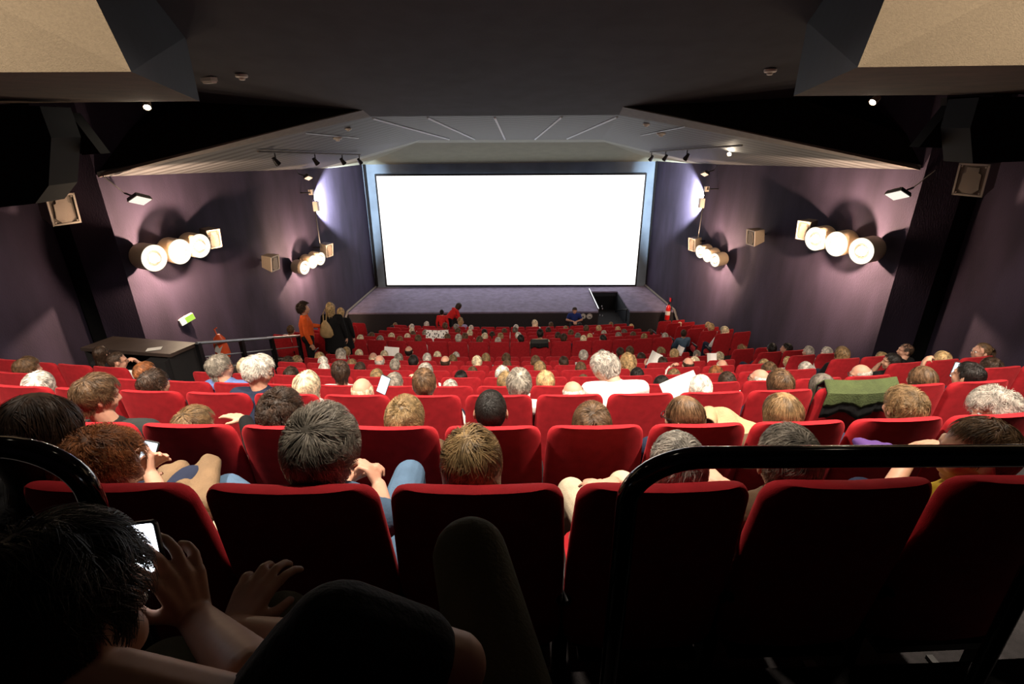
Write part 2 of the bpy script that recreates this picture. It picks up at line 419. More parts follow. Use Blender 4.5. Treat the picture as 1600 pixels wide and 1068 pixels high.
# slatted ceiling
def slatmat():
    m, nt, b = nodes('slatted_grey_ceiling')
    g = nt.nodes.new('ShaderNodeNewGeometry'); sx = nt.nodes.new('ShaderNodeSeparateXYZ'); nt.links.new(g.outputs['Position'], sx.inputs[0])
    ax = nt.nodes.new('ShaderNodeMath'); ax.operation = 'ABSOLUTE'; nt.links.new(sx.outputs['X'], ax.inputs[0])
    m1 = nt.nodes.new('ShaderNodeMath'); m1.operation = 'MULTIPLY_ADD'; m1.inputs[1].default_value = .55; nt.links.new(ax.outputs[0], m1.inputs[0]); nt.links.new(sx.outputs['Y'], m1.inputs[2])
    fr_ = nt.nodes.new('ShaderNodeMath'); fr_.operation = 'MULTIPLY'; fr_.inputs[1].default_value = 2.6; nt.links.new(m1.outputs[0], fr_.inputs[0])
    f2 = nt.nodes.new('ShaderNodeMath'); f2.operation = 'FRACT'; nt.links.new(fr_.outputs[0], f2.inputs[0])
    cr = nt.nodes.new('ShaderNodeValToRGB'); cr.color_ramp.elements[0].position = .35; cr.color_ramp.elements[0].color = (.022, .023, .025, 1)
    cr.color_ramp.elements[1].position = .5; cr.color_ramp.elements[1].color = (.066, .070, .075, 1)
    nt.links.new(f2.outputs[0], cr.inputs[0]); nt.links.new(cr.outputs[0], b.inputs['Base Color']); b.inputs['Roughness'].default_value = .7
    bp = nt.nodes.new('ShaderNodeBump'); bp.inputs['Distance'].default_value = .03; nt.links.new(cr.outputs[0], bp.inputs['Height']); nt.links.new(bp.outputs[0], b.inputs['Normal'])
    return m
M['slat'] = slatmat()
FL = P(655, 219, Y=19.3); FR = P(940, 218, Y=19.3); WFL = PW(500, 263, -1, .02); WFR = PW(1098, 256, 1, .02)
FL2 = P(650, 223, Y=19.9); FR2 = P(945, 222, Y=19.9); WL3 = PW(520, 262, -1, .02); WR3 = PW(1080, 255, 1, .02)
L2b = PW(153, 276, -1, .02); R2b = PW(1438, 265, 1, .02)
mb = MB(); up = V(0, 0, .08)
mb.slab([BL, BR, FR, FL], up); mb.slab([L2b, BL, FL], up); mb.slab([L2b, FL, WFL], up); mb.slab([BR, R2b, FR], up); mb.slab([R2b, WFR, FR], up)
struct(mb.build('ceiling_slats', M['slat'], smooth=False))
mb = MB(); mb.slab([FL, FR, FR2, FL2], up); mb.slab([WFL, FL, FL2, WL3], up); mb.slab([FR, WFR, WR3, FR2], up)
struct(mb.build('trim_10', M['band'], smooth=False))
TL = P(567, 257, Y=Y_SCR-.02); TR = P(1028, 252, Y=Y_SCR-.02)
mb = MB(); mb.slab([FL2, FR2, TR, TL], V(0, .02, .05)); mb.slab([WL3, FL2, TL], V(0, .02, .05)); mb.slab([FR2, WR3, TR], V(0, .02, .05))
struct(mb.build('trim_11', M['drop'], smooth=False))
# ribs of the ceiling: thin pale strips running to the screen
def ontri(px, py, tri):
    a, b, c = tri; n = (b-a).cross(c-a).normalized(); return P(px, py, n=n, d=n.dot(a))
cen_t = (BL, BR, FR); left_t = (L2b, BL, FL); right_t = (BR, R2b, FR)
for a, b, t in (((583, 184), (702, 217), cen_t), ((668, 183), (742, 217), cen_t), ((773, 183), (789, 217), cen_t), ((878, 182), (836, 217), cen_t), ((964, 182), (886, 216), cen_t),
                ((478, 207), (560, 215), left_t), ((1070, 197), (1000, 211), right_t)):
    p, q = ontri(*a, t), ontri(*b, t)
    mb = MB(); mb.tube([p-V(0, 0, .012), q-V(0, 0, .012)], .028 if t is cen_t else .014, 4)
    struct(mb.build('trim_12', M['rib'], smooth=False))
# small duct stub; black slabs stand in for shaded recesses on the rear walls
for side in (-1, 1):
    pp = [(52, 168), (88, 166), (130, 240), (95, 243)] if side < 0 else [(1480, 152), (1535, 150), (1512, 233), (1478, 231)]
    q = [P(*p, x=side*7.2) if False else P(*p, Y=7.9) for p in pp]
    mb = MB(); mb.slab(q, V(0, .12, 0)); struct(mb.build('trim_13', M['slope'], smooth=False))
    pp = [(108, 176), (157, 240), (128, 242)] if side < 0 else [(1496, 155), (1436, 230), (1477, 231)]
    mb = MB(); mb.slab([P(*p, Y=7.8) for p in pp], V(0, .2, 0)); struct(mb.build('trim_14', M['black'], smooth=False))
    pp = [(-60, 160), (62, 166), (80, 215), (76, 290), (55, 318), (-60, 330)] if side < 0 else [(1530, 152), (1660, 150), (1660, 250), (1520, 255), (1516, 200)]
    mb = MB(); mb.slab([P(*p, Y=7.2) for p in pp], V(0, .5, 0)); struct(mb.build('trim_15', M['black'], smooth=False))
# ================================================================ cinema seats
def back_mesh():
    mb = MB(); H = BACKH; z0 = .40; T = .085; W0 = .2575; rc = .080
    loops = []; N = 28
    zs = [z0, z0+.02, z0+.06, .6, .75, .9, H-.085, H-.07, H-.055, H-.04, H-.027, H-.016, H-.007, H-.002, H]
    for i, z in enumerate(zs):
        h = H-z
        wz = W0*(1.0-.07*max(0, (z-.78)/.34))
        if h < rc: wz -= rc*.9-math.sqrt(max(0, rc*rc-(rc-h)**2))*.9
        t = T*(1-.15*max(0, (z-.5)/.6))
        if h < .04: t = t*math.sqrt(max(.02, 1-((.04-h)/.04)**2))
        if i == 0: t *= .6; wz -= .02
        yc = .055 - (z-.4)*.125      # reclined
        loop = []
        for k in range(N):
            a = 2*PI*k/N; c, s = math.cos(a), math.sin(a)
            px = math.copysign(abs(c)**.38, c)*wz; py = math.copysign(abs(s)**.75, s)*t/2
            loop.append(V(px, py+yc+t/2+.028*(px/.25)**2+.008, z))
        loops.append(loop)
    mb.loft(loops)
    return mb.mesh('backrest')
def seat_mesh():
    mb = MB(); N = 24; loops = []
    for z, sc_ in ((.33, .82), (.345, .93), (.38, .99), (.43, 1), (.455, .96), (.468, .85), (.472, .6)):
        lp = []
        for k in range(N):
            a = 2*PI*k/N; c, s = math.cos(a), math.sin(a)
            lp.append(V(math.copysign(abs(c)**.4, c)*.232*sc_, .335+math.copysign(abs(s)**.4, s)*.235*sc_, z+.015*(s)))
        loops.append(lp)
    mb.loft(loops); return mb.mesh('seat')
def arm_mesh():
    mb = MB(); lp = []
    for y, r in ((.06, .012), (.075, .018), (.2, .019), (.36, .018), (.40, .017), (.415, .010)):
        lp.append([V(math.cos(2*PI*k/10)*r*.72, y, .625+math.sin(2*PI*k/10)*r*.8) for k in range(10)])
    mb.loft(lp); mb.box((0, .14, .30), (.022, .06, .60)); mb.box((0, .2, .59), (.02, .22, .03)); mb.box((0, .17, .008), (.026, .22, .016))
    return mb.mesh('armrest')
def shell_mesh():
    mb = MB(); mb.box((0, .12, .42), (.44, .05, .08)); mb.box((0, .24, .34), (.40, .32, .03)); mb.tube([(-.235, .13, .40), (.235, .13, .40)], .014, 8)
    return mb.mesh('seat_frame')
CH = dict(back=back_mesh(), seat=seat_mesh(), arm=arm_mesh(), frame=shell_mesh())
CH['back'].materials.append(M['velvet']); CH['seat'].materials.append(M['velvet']); CH['arm'].materials.append(M['dkplastic']); CH['frame'].materials.append(M['dkmetal'])
def make_chair():
    r = empty('cinema_chair')
    link('backrest', CH['back'], r); link('seat', CH['seat'], r); link('seat_frame', CH['frame'], r)
    for s in (-1, 1): link('armrest', CH['arm'], r, (s*.247, 0, 0))
    return r
ORD = ['zeroth', 'first', 'second', 'third', 'fourth', 'fifth', 'sixth', 'seventh', 'eighth', 'ninth', 'tenth', 'eleventh', 'twelfth', 'thirteenth', 'fourteenth', 'fifteenth', 'sixteenth', 'seventeenth', 'eighteenth', 'nineteenth', 'twentieth']
def rowphrase(k):
    if k <= 9: return ORD[k]+' row from the camera'
    if k == 10: return 'row just beyond the cross aisle'
    if k == 15: return 'front row before the stage'
    return ORD[k-9]+' row beyond cross aisle'
def layout():
    L = []
    for k in range(1, 16):
        if k <= 9:
            lo, hi = {1: (-2, 3), 2: (-4, 5), 3: (-7, 7)}.get(k, (-7, 7))
            main = [-.10+.52*i for i in range(lo, hi+1)]
            nr = {4: 3, 5: 3, 6: 2, 7: 2, 8: 2, 9: 2}.get(k, 0); right = [5.01+.52*i for i in range(nr)]
            nl = {4: 2, 5: 4}.get(k, 0); left = [-(5.12+.52*i) for i in range(nl)]
        else:
            main = [-3.96+.52*i for i in range(16)]
            right = [5.51+.52*i for i in range(2)]; left = [-(5.51+.52*i) for i in range(2)]
        for i, x in enumerate(main): L.append((k, 'main', i+1, len(main), x))
        for i, x in enumerate(right): L.append((k, 'right', i+1, len(right), x))
        for i, x in enumerate(left): L.append((k, 'left', i+1, len(left), x))
    return L
def arcpos(k, s, dy=0, dz=0):
    """s measured along the row; returns location and turn"""
    R = RAD(k); a = s/R
    return V(R*math.sin(a), ROWY[k]+R*(1-math.cos(a)), FLOORZ[k])+V(-math.sin(a)*dy, math.cos(a)*dy, dz), a*(1.0)
SEATS = layout(); chair0 = make_chair(); first = True
for (k, blk, i, n, x) in SEATS:
    if first: c = chair0; first = False
    else:
        c = chair0.copy(); COL.objects.link(c)
        for ch in chair0.children:
            q = ch.copy(); COL.objects.link(q); q.parent = c
    loc, a = arcpos(k, x); c.location = loc; c.rotation_euler = (0, 0, a*(1.0 if blk == 'main' else 1.0))
    if blk == 'main': lab = 'red cinema chair, %s, main block, %s from left' % (rowphrase(k), ORD[i])
    else: lab = 'red cinema chair, %s, %s side block, %s from aisle' % (rowphrase(k), blk, ORD[i])
    tag(c, lab, 'cinema chair', 'cinema chairs in the %s' % (rowphrase(k) if blk == 'main' else '%s side block' % blk))
# seats of the camera's own row (left one carries the man with the phone)
for i, x in enumerate((-.45, .12)):
    c = chair0.copy(); COL.objects.link(c)
    for ch in chair0.children:
        q = ch.copy(); COL.objects.link(q); q.parent = c
    c.location = (x, -.30, FLOORZ[0]-.02+.02); c.rotation_euler = (0, 0, 0)
    tag(c, ('red velvet seat at the bottom left under the man with the phone', 'red velvet seat at the bottom under the raised olive trouser leg')[i], 'cinema chair')

# ================================================================ wall lamps
def drum_cluster(pts, side, r, label, group, power, shift):
    """three drum spotlights on one bracket; pts: image centres of the drum faces"""
    root = empty('wall_spotlight_cluster'); c0 = PW(*pts[1], side, .48); root.location = c0
    tag(root, label, 'wall lamp', group)
    nrm = NL.copy() if side < 0 else NR.copy()
    if nrm.x*side > 0: nrm = -nrm
    ax = (nrm*.95+V(0, -.27, -.06)).normalized()
    M3 = frame_to(ax)
    bar = []
    for i, (px, py) in enumerate(pts):
        c = PW(px, py, side, .48) - c0
        d = MB(); T4 = M4at(c, M3)
        d.lathe([(r*.3, -.36), (r*.9, -.36), (r*.97, -.33), (r, -.30), (r, -.01), (r*.985, 0), (r*.86, 0), (r*.83, -.03), (r*.80, -.10), (r*.5, -.14), (.001, -.15)], T4, 36)
        dr = d.build('lamp_drum', M['drum'], root)
        g = MB(); g.lathe([(r*.99, .004), (r*.995, .012), (r*.95, .018), (r*.60, .010), (r*.56, -.004)], T4, 36)
        g.build('front_ring', M['ringlit'], dr)
        g = MB(); g.lathe([(r*.58, -.012), (r*.38, -.015)], T4, 30); g.build('gap_shade', M['gapshade'], dr)  # dark ring painted in for the unlit gap around the bulb
        b = MB(); b.lathe([(.001, .115), (r*.16, .11), (r*.24, .08), (r*.26, .04), (r*.38, .0), (r*.40, -.06)], T4, 28); b.build('bulb', M['bulb'], dr)
        lamp('SPOT', c+ax*.27, power*(1.75 if i == 1 else .22), (1, .64, .42), root, .03, math.radians(168), c-ax, .15)
        lamp('POINT', c+ax*.20, power*.10, (1, .74, .50), root, .03)
        bar.append(c-ax*.36)
    br = MB(); br.tube([bar[0], bar[1], bar[2]], .02, 8)
    br.tube([bar[1], bar[1]-nrm*.14], .03, 8); br.box(bar[1]-nrm*.10, (.1, .2, .2)); br.tube([bar[0], bar[0]+V(0, -.1, -.04), bar[0]+V(0, -.12, -.12)], .012, 6)
    br.build('bracket', M['dkmetal'], root)
    return root
M['gapshade'] = mat('painted_gap_shade', (.02, .013, .008), .7)
M['ringlit'] = emat('lit_lamp_ring', (1, .90, .74), 1.35)
M['bulb'] = emat('hot_lamp_bulb', (1, .86, .62), 7)
drum_cluster([(241, 403), (281, 393), (312, 384)], -1, .255, 'triple cream drum wall lamp, large near one on the left wall', 'triple drum wall lamps', DRUM_W, 0)
drum_cluster([(476, 418), (489, 409), (501, 404)], -1, .21, 'triple drum wall lamp, far one on the left wall near the screen', 'triple drum wall lamps', DRUM_W*.7, 0)
drum_cluster([(1346, 392), (1307, 381), (1274, 373)], 1, .255, 'triple cream drum wall lamp, large near one on the right wall', 'triple drum wall lamps', DRUM_W, 0)
drum_cluster([(1117, 406), (1105, 399), (1094, 393)], 1, .21, 'triple drum wall lamp, far one on the right wall near the screen', 'triple drum wall lamps', DRUM_W*.7, 0)

# ================================================================ loudspeakers
def speaker(c, face, size, label, tilt=0):
    w_, h_, d_ = size; root = empty('wall_loudspeaker', c); tag(root, label, 'loudspeaker', 'surround loudspeakers on the side walls')
    M3 = frame_to(-Vector(face), V(0, 0, 1).cross(-Vector(face)))   # local z = backwards
    M3 = frame_to(face, V(0, 0, 1).cross(Vector(face)))
    T = M4at((0, 0, 0), M3)
    mb = MB(); f = [V(-w_/2, -h_/2, 0), V(w_/2, -h_/2, 0), V(w_/2, h_/2, 0), V(-w_/2, h_/2, 0)]; b = [V(-w_*.36, -h_*.36, -d_), V(w_*.36, -h_*.36, -d_), V(w_*.36, h_*.44, -d_), V(-w_*.36, h_*.44, -d_)]
    mb.loft([[T @ p for p in b], [T @ p for p in f]]); mb.build('cabinet', M['spk'], root, smooth=False)
    fr = MB(); q = .035*w_/.5
    for a0, a1 in (((-w_/2, h_/2-q), (w_/2, h_/2)), ((-w_/2, -h_/2), (w_/2, -h_/2+q)), ((-w_/2, -h_/2), (-w_/2+q, h_/2)), ((w_/2-q, -h_/2), (w_/2, h_/2))):
        fr.loft([[T @ V(x, y, z) for x, y in ((a0[0], a0[1]), (a1[0], a0[1]), (a1[0], a1[1]), (a0[0], a1[1]))] for z in (-.004, .014)])
    for sx in (-1, 1):
        for sy in (-1, 1):
            fr.lathe([(.001, .012), (w_*.035, .010), (w_*.035, -.004)], M4at(T @ V(sx*w_*.38, sy*h_*.40, 0), M3), 10)
    fr.build('bezel', M['spkfront'], root, smooth=False)
    g = MB(); oc = [(-.16, -.42), (.16, -.42), (.34, -.28), (.30, -.08), (.30, .18), (.20, .22), (.20, .38), (-.20, .38), (-.20, .22), (-.30, .18), (-.30, -.08), (-.34, -.28)]
    g.loft([[T @ V(x*w_, y*h_, z) for x, y in oc] for z in (.001, .012)]); g.build('grille', M['spkgrille'], root, smooth=False)
    br = MB(); br.tube([T @ V(0, 0, -d_), T @ V(0, 0, -d_-.12)], .03, 8); br.build('bracket', M['dkmetal'], root)
    return root
def PX(px, py, x): return P(px, py, x=x)
speaker(PX(99, 327, -7.45), V(.90, -.42, -.12), (.42, .50, .40), 'large boxy loudspeaker high on the recessed left wall near the camera')
speaker(PX(1517, 281, 7.3), V(-.90, -.42, -.12), (.42, .50, .40), 'large boxy loudspeaker high on the recessed right wall near the camera')
speaker(PW(335, 373, -1, .50), V(.86, -.5, -.12), (.30, .42, .34), 'loudspeaker just beside the large left drum lamps')
speaker(PW(1255, 360, 1, .50), V(-.86, -.5, -.12), (.30, .42, .34), 'loudspeaker just beside the large right drum lamps')
speaker(PW(430, 411, -1, .42), V(.96, -.2, -.15), (.36, .42, .32), 'small loudspeaker on the left wall between the two drum lamps')
speaker(PW(1173, 371, 1, .42), V(-.96, -.2, -.15), (.36, .42, .32), 'small loudspeaker on the right wall between the two drum lamps')
speaker(PW(515, 391, -1, .42), V(.9, -.4, -.15), (.32, .44, .32), 'small loudspeaker behind the far left drum lamps')
speaker(PW(1081, 382, 1, .42), V(-.9, -.4, -.15), (.32, .44, .32), 'small loudspeaker behind the far right drum lamps')

# ================================================================ floodlights, spots, detectors
def flood(c, side, sz, label, lit):
    root = empty('wall_floodlight', c); tag(root, label, 'floodlight')
    ax = V(-side*.45, -.35, -.82).normalized(); M3 = frame_to(ax, V(0, 1, 0)); T = M4at((0, 0, 0), M3)
    mb = MB(); mb.loft([[T @ V(x*sz*s_, y*sz*.7*s_, z) for x, y in ((-1, -1), (1, -1), (1, 1), (-1, 1))] for z, s_ in ((-.12, .5), (-.07, .9), (0, 1))]); mb.build('housing', M['dkmetal'], root, smooth=False)
    g = MB(); g.loft([[T @ V(x*sz*.9, y*sz*.6, z) for x, y in ((-1, -1), (1, -1), (1, 1), (-1, 1))] for z in (.0, .012)]); g.build('glass', M['floodglass'] if lit else M['white'], root, smooth=False)
    a = MB(); a.tube([V(0, 0, .02), V(side*.12, .05, .06), V(side*.32, .1, .12)], .018, 6); a.tube([V(side*.32, .1, .12), V(side*.36, -.25, .45)], .010, 6); a.build('arm', M['dkmetal'], root)
    return root
flood(PW(219, 313, -1, .42), -1, .17, 'white faced floodlight on an arm above the large left drum lamps', True)
flood(PW(1402, 305, 1, .42), 1, .17, 'white faced floodlight on an arm above the large right drum lamps', True)
flood(PW(482, 278, -1, .38), -1, .13, 'small floodlight under the ceiling on the left wall near the screen', False)
flood(PW(1101, 272, 1, .38), 1, .13, 'small floodlight under the ceiling on the right wall near the screen', False)
# slim lamp poles by the screen that wash the wall ends
def polelamp(side, pts, head, label):
    c = PW(*pts[-1], side, .25); root = empty('wall_wash_lamp', c); tag(root, label, 'wall lamp', 'wall wash lamps beside the screen')
    mb = MB(); mb.tube([PW(*p, side, .25)-c for p in pts], .022, 8); mb.tube([V(0, 0, 0), (NL if side < 0 else NR)*0+V(side*.25, 0, 0)], .02, 6)
    mb.tube([PW(*pts[0], side, .25)-c, PW(*pts[0], side, .25)-c+V(side*.25, 0, 0)], .02, 6); mb.build('pole', M['dkmetal'], root)
    h = PW(*head, side, .34)
    hb = MB(); hb.box(h-c, (.14, .20, .30)); hb.build('lamp_head', M['spkfront'], root, smooth=False); hb = MB(); hb.box(PW(head[0]-side*-8, head[1]-22, side, .25)-c, (.12, .12, .16)); hb.build('junction_box', M['spkfront'], root, smooth=False)
    hl = MB(); hl.box(h-c+V(0, .105, 0), (.11, .01, .24)); hl.build('lens', M['bulbcool'], root, smooth=False)
    aim = h+V(side*.28, 1.0, -.02)
    lamp('SPOT', h-c+V(0, .50, 0), 5200, (.86, .94, 1), root, .05, math.radians(92), aim-c, .35)
M['bulbcool'] = emat('cool_lamp_lens', (.85, .94, 1), 3)
polelamp(-1, [(482, 301), (489, 303), (501, 386)], (494, 322), 'slim wall wash lamp on a pole beside the left end of the screen')
polelamp(1, [(1110, 295), (1102, 297), (1090, 376)], (1096, 317), 'slim wall wash lamp on a pole beside the right end of the screen')
# ceiling track spots
def on_c(px, py, side):
    return ontri(px, py, left_t if side < 0 else right_t)
def track(side, a, b, heads, label):
    p, q = on_c(*a, side)-V(0, 0, .05), on_c(*b, side)-V(0, 0, .05); root = empty('ceiling_track', p); tag(root, label, 'light track')
    mb = MB(); mb.tube([V(0, 0, 0), q-p], .022, 6); mb.build('rail', M['fascia'], root)
    for i, (px, py, on) in enumerate(heads):
        t = (px-a[0])/(b[0]-a[0]); hp = p+(q-p)*t
        s = empty('track_spotlight', hp); tag(s, 'black spotlight hanging from the %s ceiling track, %s from the screen end' % ('left' if side < 0 else 'right', ORD[len(heads)-i] if side < 0 else ORD[i+1]), 'spotlight', 'spotlights on the ceiling tracks')
        mb = MB(); mb.tube([V(0, 0, 0), V(0, 0, -.16)], .014, 6); mb.build('stem', M['dkmetal'], s)
        ax = V(-side*.3, .5, -.75).normalized(); T = M4at((0, 0, -.2), frame_to(ax))
        mb = MB(); mb.lathe([(.001, -.1), (.04, -.1), (.05, -.03), (.07, .08), (.06, .08), (.03, .0)], T, 14); h = mb.build('spot_head', M['dkmetal'], s)
        mb = MB(); mb.lathe([(.001, .072), (.06, .07), (.06, .05)], T, 14); mb.build('lens', M['spotlens'], h)
M['spotlens'] = emat('warm_spot_lens', (1, .75, .4), .8)
track(-1, (402, 233), (562, 239), [(421, 245, 0), (476, 245, 0), (524, 246, 0), (560, 245, 0)], 'pale lighting track under the slatted ceiling on the left')
track(1, (1016, 235), (1160, 223), [(1020, 240, 0), (1051, 238, 0), (1090, 236, 0)], 'pale lighting track under the slatted ceiling on the right')
# bright bare downlights seen as small flares
def small_spot(c, label, power, aim, em):
    root = empty('ceiling_spotlight', c); tag(root, label, 'spotlight')
    ax = (Vector(aim)).normalized(); T = M4at((0, 0, 0), frame_to(ax))
    mb = MB(); mb.lathe([(.001, -.12), (.05, -.12), (.06, 0), (.05, 0), (.04, -.02)], T, 16); mb.tube([V(0, 0, 0)-ax*.1, V(0, 0, 0)-ax*.1+V(0, 0, .16)], .012, 6); mb.build('spot_housing', M['drum'], root)
    mb = MB(); mb.lathe([(.001, -.002), (.045, -.006), (.045, -.02)], T, 16); mb.build('lens', em, root)
    lamp('SPOT', ax*.05, power, (1, .82, .6), root, .04, math.radians(150), ax, .8)
M['flare'] = emat('very_bright_lens', (1, .9, .7), 60)
c = P(230, 168, Y=8.6); small_spot(c, 'small dazzling ceiling spotlight under the brown bulkhead at left', 10, (.25, -.6, -.6), M['flare'])
c = P(1363, 160, Y=8.6); small_spot(c, 'small ceiling spotlight under the brown bulkhead at right', 8, (-.7, -.3, -.6), M['flare'])
c = on_c(1140, 237, 1)-V(0, 0, .06); small_spot(c, 'dazzling spotlight on the right part of the slatted ceiling', 60, (-.45, -.8, -.45), M['flare'])
# detectors and an emergency lamp
def detector(c, r, label, cat='smoke detector'):
    root = empty('smoke_detector', c); tag(root, label, cat, 'smoke detectors')
    mb = MB(); mb.lathe([(r, 0), (r, -r*.35), (r*.85, -r*.5), (r*.5, -r*.55)], None, 20); mb.build('base', M['white'], root)
    mb = MB(); mb.lathe([(r*.5, -r*.5), (r*.48, -r*.8), (r*.3, -r*.9), (.001, -r*.9)], None, 16); mb.build('sensor', M['white'], root)
detector(PM(377, 116), .10, 'white smoke detector on the dark ceiling at left')
detector(PM(1204, 108), .10, 'white smoke detector on the dark ceiling at right')
detector(on_c(527, 214, -1), .11, 'larger white smoke detector on the left of the slatted ceiling')
detector(on_c(544, 200, -1), .08, 'small smoke detector nearest the left fascia on the slatted ceiling')
detector(on_c(1033, 207, 1), .11, 'larger white smoke detector on the right of the slatted ceiling')
detector(on_c(1010, 193, 1), .08, 'small smoke detector nearest the right fascia on the slatted ceiling')
for a, sd, t in (((609, 224), -1, 'leftmost'), ((653, 227), -1, 'second from left'), ((966, 219), 1, 'third from left'), ((928, 227), 1, 'rightmost')):
    pass
e = empty('emergency_light', PM(326, 121)); tag(e, 'elongated white emergency light on the dark ceiling at left', 'emergency light')
mb = MB(); mb.box((0, 0, -.03), (.28, .12, .06), Matrix.Rotation(-.5, 3, 'Z')); mb.build('base', M['white'], e, smooth=False)
mb = MB(); mb.box((0, 0, -.075), (.24, .09, .03), Matrix.Rotation(-.5, 3, 'Z'), taper=1.1); mb.build('diffuser', M['white'], e, smooth=False)
# house lights: recessed downlights of the ceiling over the back rows
for i, x in enumerate((-5.0, -2.6, -.1, 2.4, 4.8)):
    c = V(x, 2.05, zmain(2.05)-.16); root = empty('ceiling_downlight', c); tag(root, 'recessed ceiling downlight over the back rows, %s from the left' % ORD[i+1], 'ceiling light', 'recessed downlights over the back rows')
    mb = MB(); mb.lathe([(.13, .15), (.13, 0), (.11, 0), (.10, .12), (.001, .13)], None, 20); mb.build('housing', M['dkmetal'], root)
    mb = MB(); mb.lathe([(.001, .10), (.08, .10), (.09, .06)], None, 18); mb.build('bulb', M['bulb'], root)
    lamp('SPOT', (0, 0, -.02), HOUSE_W, (1, .86, .70), root, .10, math.radians(106), (0, 1.75, -3.0), .5)

# ================================================================ exit box, extinguisher, wall bits
c = PW(293, 499, -1, .12); e = empty('exit_sign_box', c); tag(e, 'small glowing green and white sign box on the left wall', 'exit sign')
nrm = NL if NL.x > 0 else -NL
M3 = frame_to((nrm+V(0, -.5, 0)).normalized(), V(0, 1, .0)); T = M4at((0, 0, 0), M3)
def plate(mb, T, x0, x1, y0, y1, z0, z1): return mb.loft([[T @ V(x, y, z) for x, y in ((x0, y0), (x1, y0), (x1, y1), (x0, y1))] for z in (z0, z1)])
R_ = Matrix.Rotation(.25, 4, 'Z')
mb = plate(MB(), T @ R_, -.16, .16, -.07, .07, -.08, 0); mb.build('housing', M['white'], e, smooth=False)
mb = plate(MB(), T @ R_, -.04, .155, -.065, .065, 0, .008); mb.build('green_face', M['signgreen'], e, smooth=False)
mb = plate(MB(), T @ R_, -.155, -.04, -.065, .065, 0, .008); mb.build('white_face', M['signwhite'], e, smooth=False)
def extinguisher(loc):
    r = empty('fire_extinguisher', loc); tag(r, 'red fire extinguisher standing at the right end of the stage front', 'fire extinguisher')
    mb = MB(); mb.lathe([(.001, 0), (.085, 0), (.09, .03), (.09, .46), (.075, .53), (.035, .57), (.03, .60)], None, 20); mb.build('cylinder', M['redpaint'], r)
    mb = MB(); mb.tube([(0, 0, .58), (0, 0, .66)], .025, 10); mb.box((0, -.05, .67), (.03, .14, .02)); mb.box((0, -.04, .70), (.025, .14, .012)); mb.build('valve', M['dkmetal'], r)
    mb = MB(); mb.tube([(0, .03, .64), (.07, 0, .62), (.12, 0, .5), (.11, 0, .25)], .014, 8); mb.build('hose', M['dkplastic'], r)
    mb = MB(); mb.lathe([(.0915, .2), (.0915, .36)], None, 20); mb.build('paper_label', M['white'], r)
extinguisher(P(1042, 500, Y=18.4)*1.0)
bpy.data.objects['fire_extinguisher'].location.z = P(1042, 499, Y=18.4).z
# small shelf the extinguisher hangs over: wall hook plate
c = PW(1047, 468, 1, .03); e = MB(); e.box((0, 0, 0), (.03, .14, .14)); e = e.build('extinguisher_sign', M['redpaint'], None, loc=c, smooth=False); tag(e, 'small red square sign on the right wall above the fire extinguisher', 'sign')
# two round black and white notices on the stage front
for i, (px, py) in enumerate(((911, 494), (921, 494))):
    c = P(px, py, Y=Y_STAGE-.02); r = empty('round_notice', c); tag(r, 'round black and white notice on the stage front, %s of the pair' % ('left' if i == 0 else 'right'), 'sign', 'round notices on the stage front')
    Ty = M4at((0, 0, 0), frame_to(V(0, -1, 0), V(1, 0, 0)))
    mb = MB(); mb.lathe([(.001, .0), (.115, .0), (.115, -.01)], Ty, 28); mb.build('disc', M['white'], r)
    mb = MB(); mb.lathe([(.095, .003), (.105, .003), (.105, .0)], Ty, 28); mb.tube([(-.05, -.006, -.04), (-.01, -.006, -.01), (.03, -.006, -.05)], .016, 6); mb.lathe([(.001, .004), (.03, .004), (.03, .0)], Ty @ Matrix.Translation((.03 if i else .0, -.03 if i else -.0, 0)), 12); mb.build('symbol', M['ink'], r)
# stairwell details
for (a, b, nm, lb) in (((918, 453, .25), (941, 489, .85), 'stair_handrail', 'pale handrail along the left edge of the stage stairwell'), ((964, 500, .02), (987, 478, .9), 'stair_handrail', 'dark handrail on the right side of the stage stairwell')):
    if a[0] == 918: p, q = V(hxl, HB, Z_STAGE+.12), V(hxl, Y_STAGE, Z_STAGE+.10); mm = M['chrome']
    else: p, q = V(hxr-.12, HB-.4, Z_STAGE-.75), V(hxr-.12, Y_STAGE-.02, Z_STAGE+.08); mm = M['dkmetal']
    r = empty(nm, p); tag(r, lb, 'handrail'); mb = MB(); mb.tube([V(0, 0, 0), q-p], .025, 8); mb.build('rail', mm, r)
    mb = MB(); mb.tube([V(0, .0, 0)+(q-p)*.97, V(0, .0, 0)+(q-p)*.97-V(0, 0, .5 if mm is M['dkmetal'] else .12)], .02, 8); mb.tube([(q-p)*.05, (q-p)*.05-V(0, 0, .1)], .02, 8); mb.build('post', mm, r)
for i, (px, py) in enumerate(((940, 478), (941, 482), (937, 492), (941, 493))):
    c = V(hxl+.02, Y_STAGE+.5+.25*(i % 2), Z_STAGE-.15-.1*i*.5); c = P(px, py, Y=HB-.02) if i > 5 else P(px, py, x=hxl+.02)
    mb = MB(); mb.lathe([(.001, .02), (.028, .02), (.028, 0)], M4at((0, 0, 0), frame_to(V(1, 0, 0))), 10)
    tag(mb.build('door_knob', M['chrome'], None, loc=c), 'small chrome knob on the dark stairwell wall, %s from the top' % ORD[i+1], 'knob', 'chrome knobs in the stairwell')

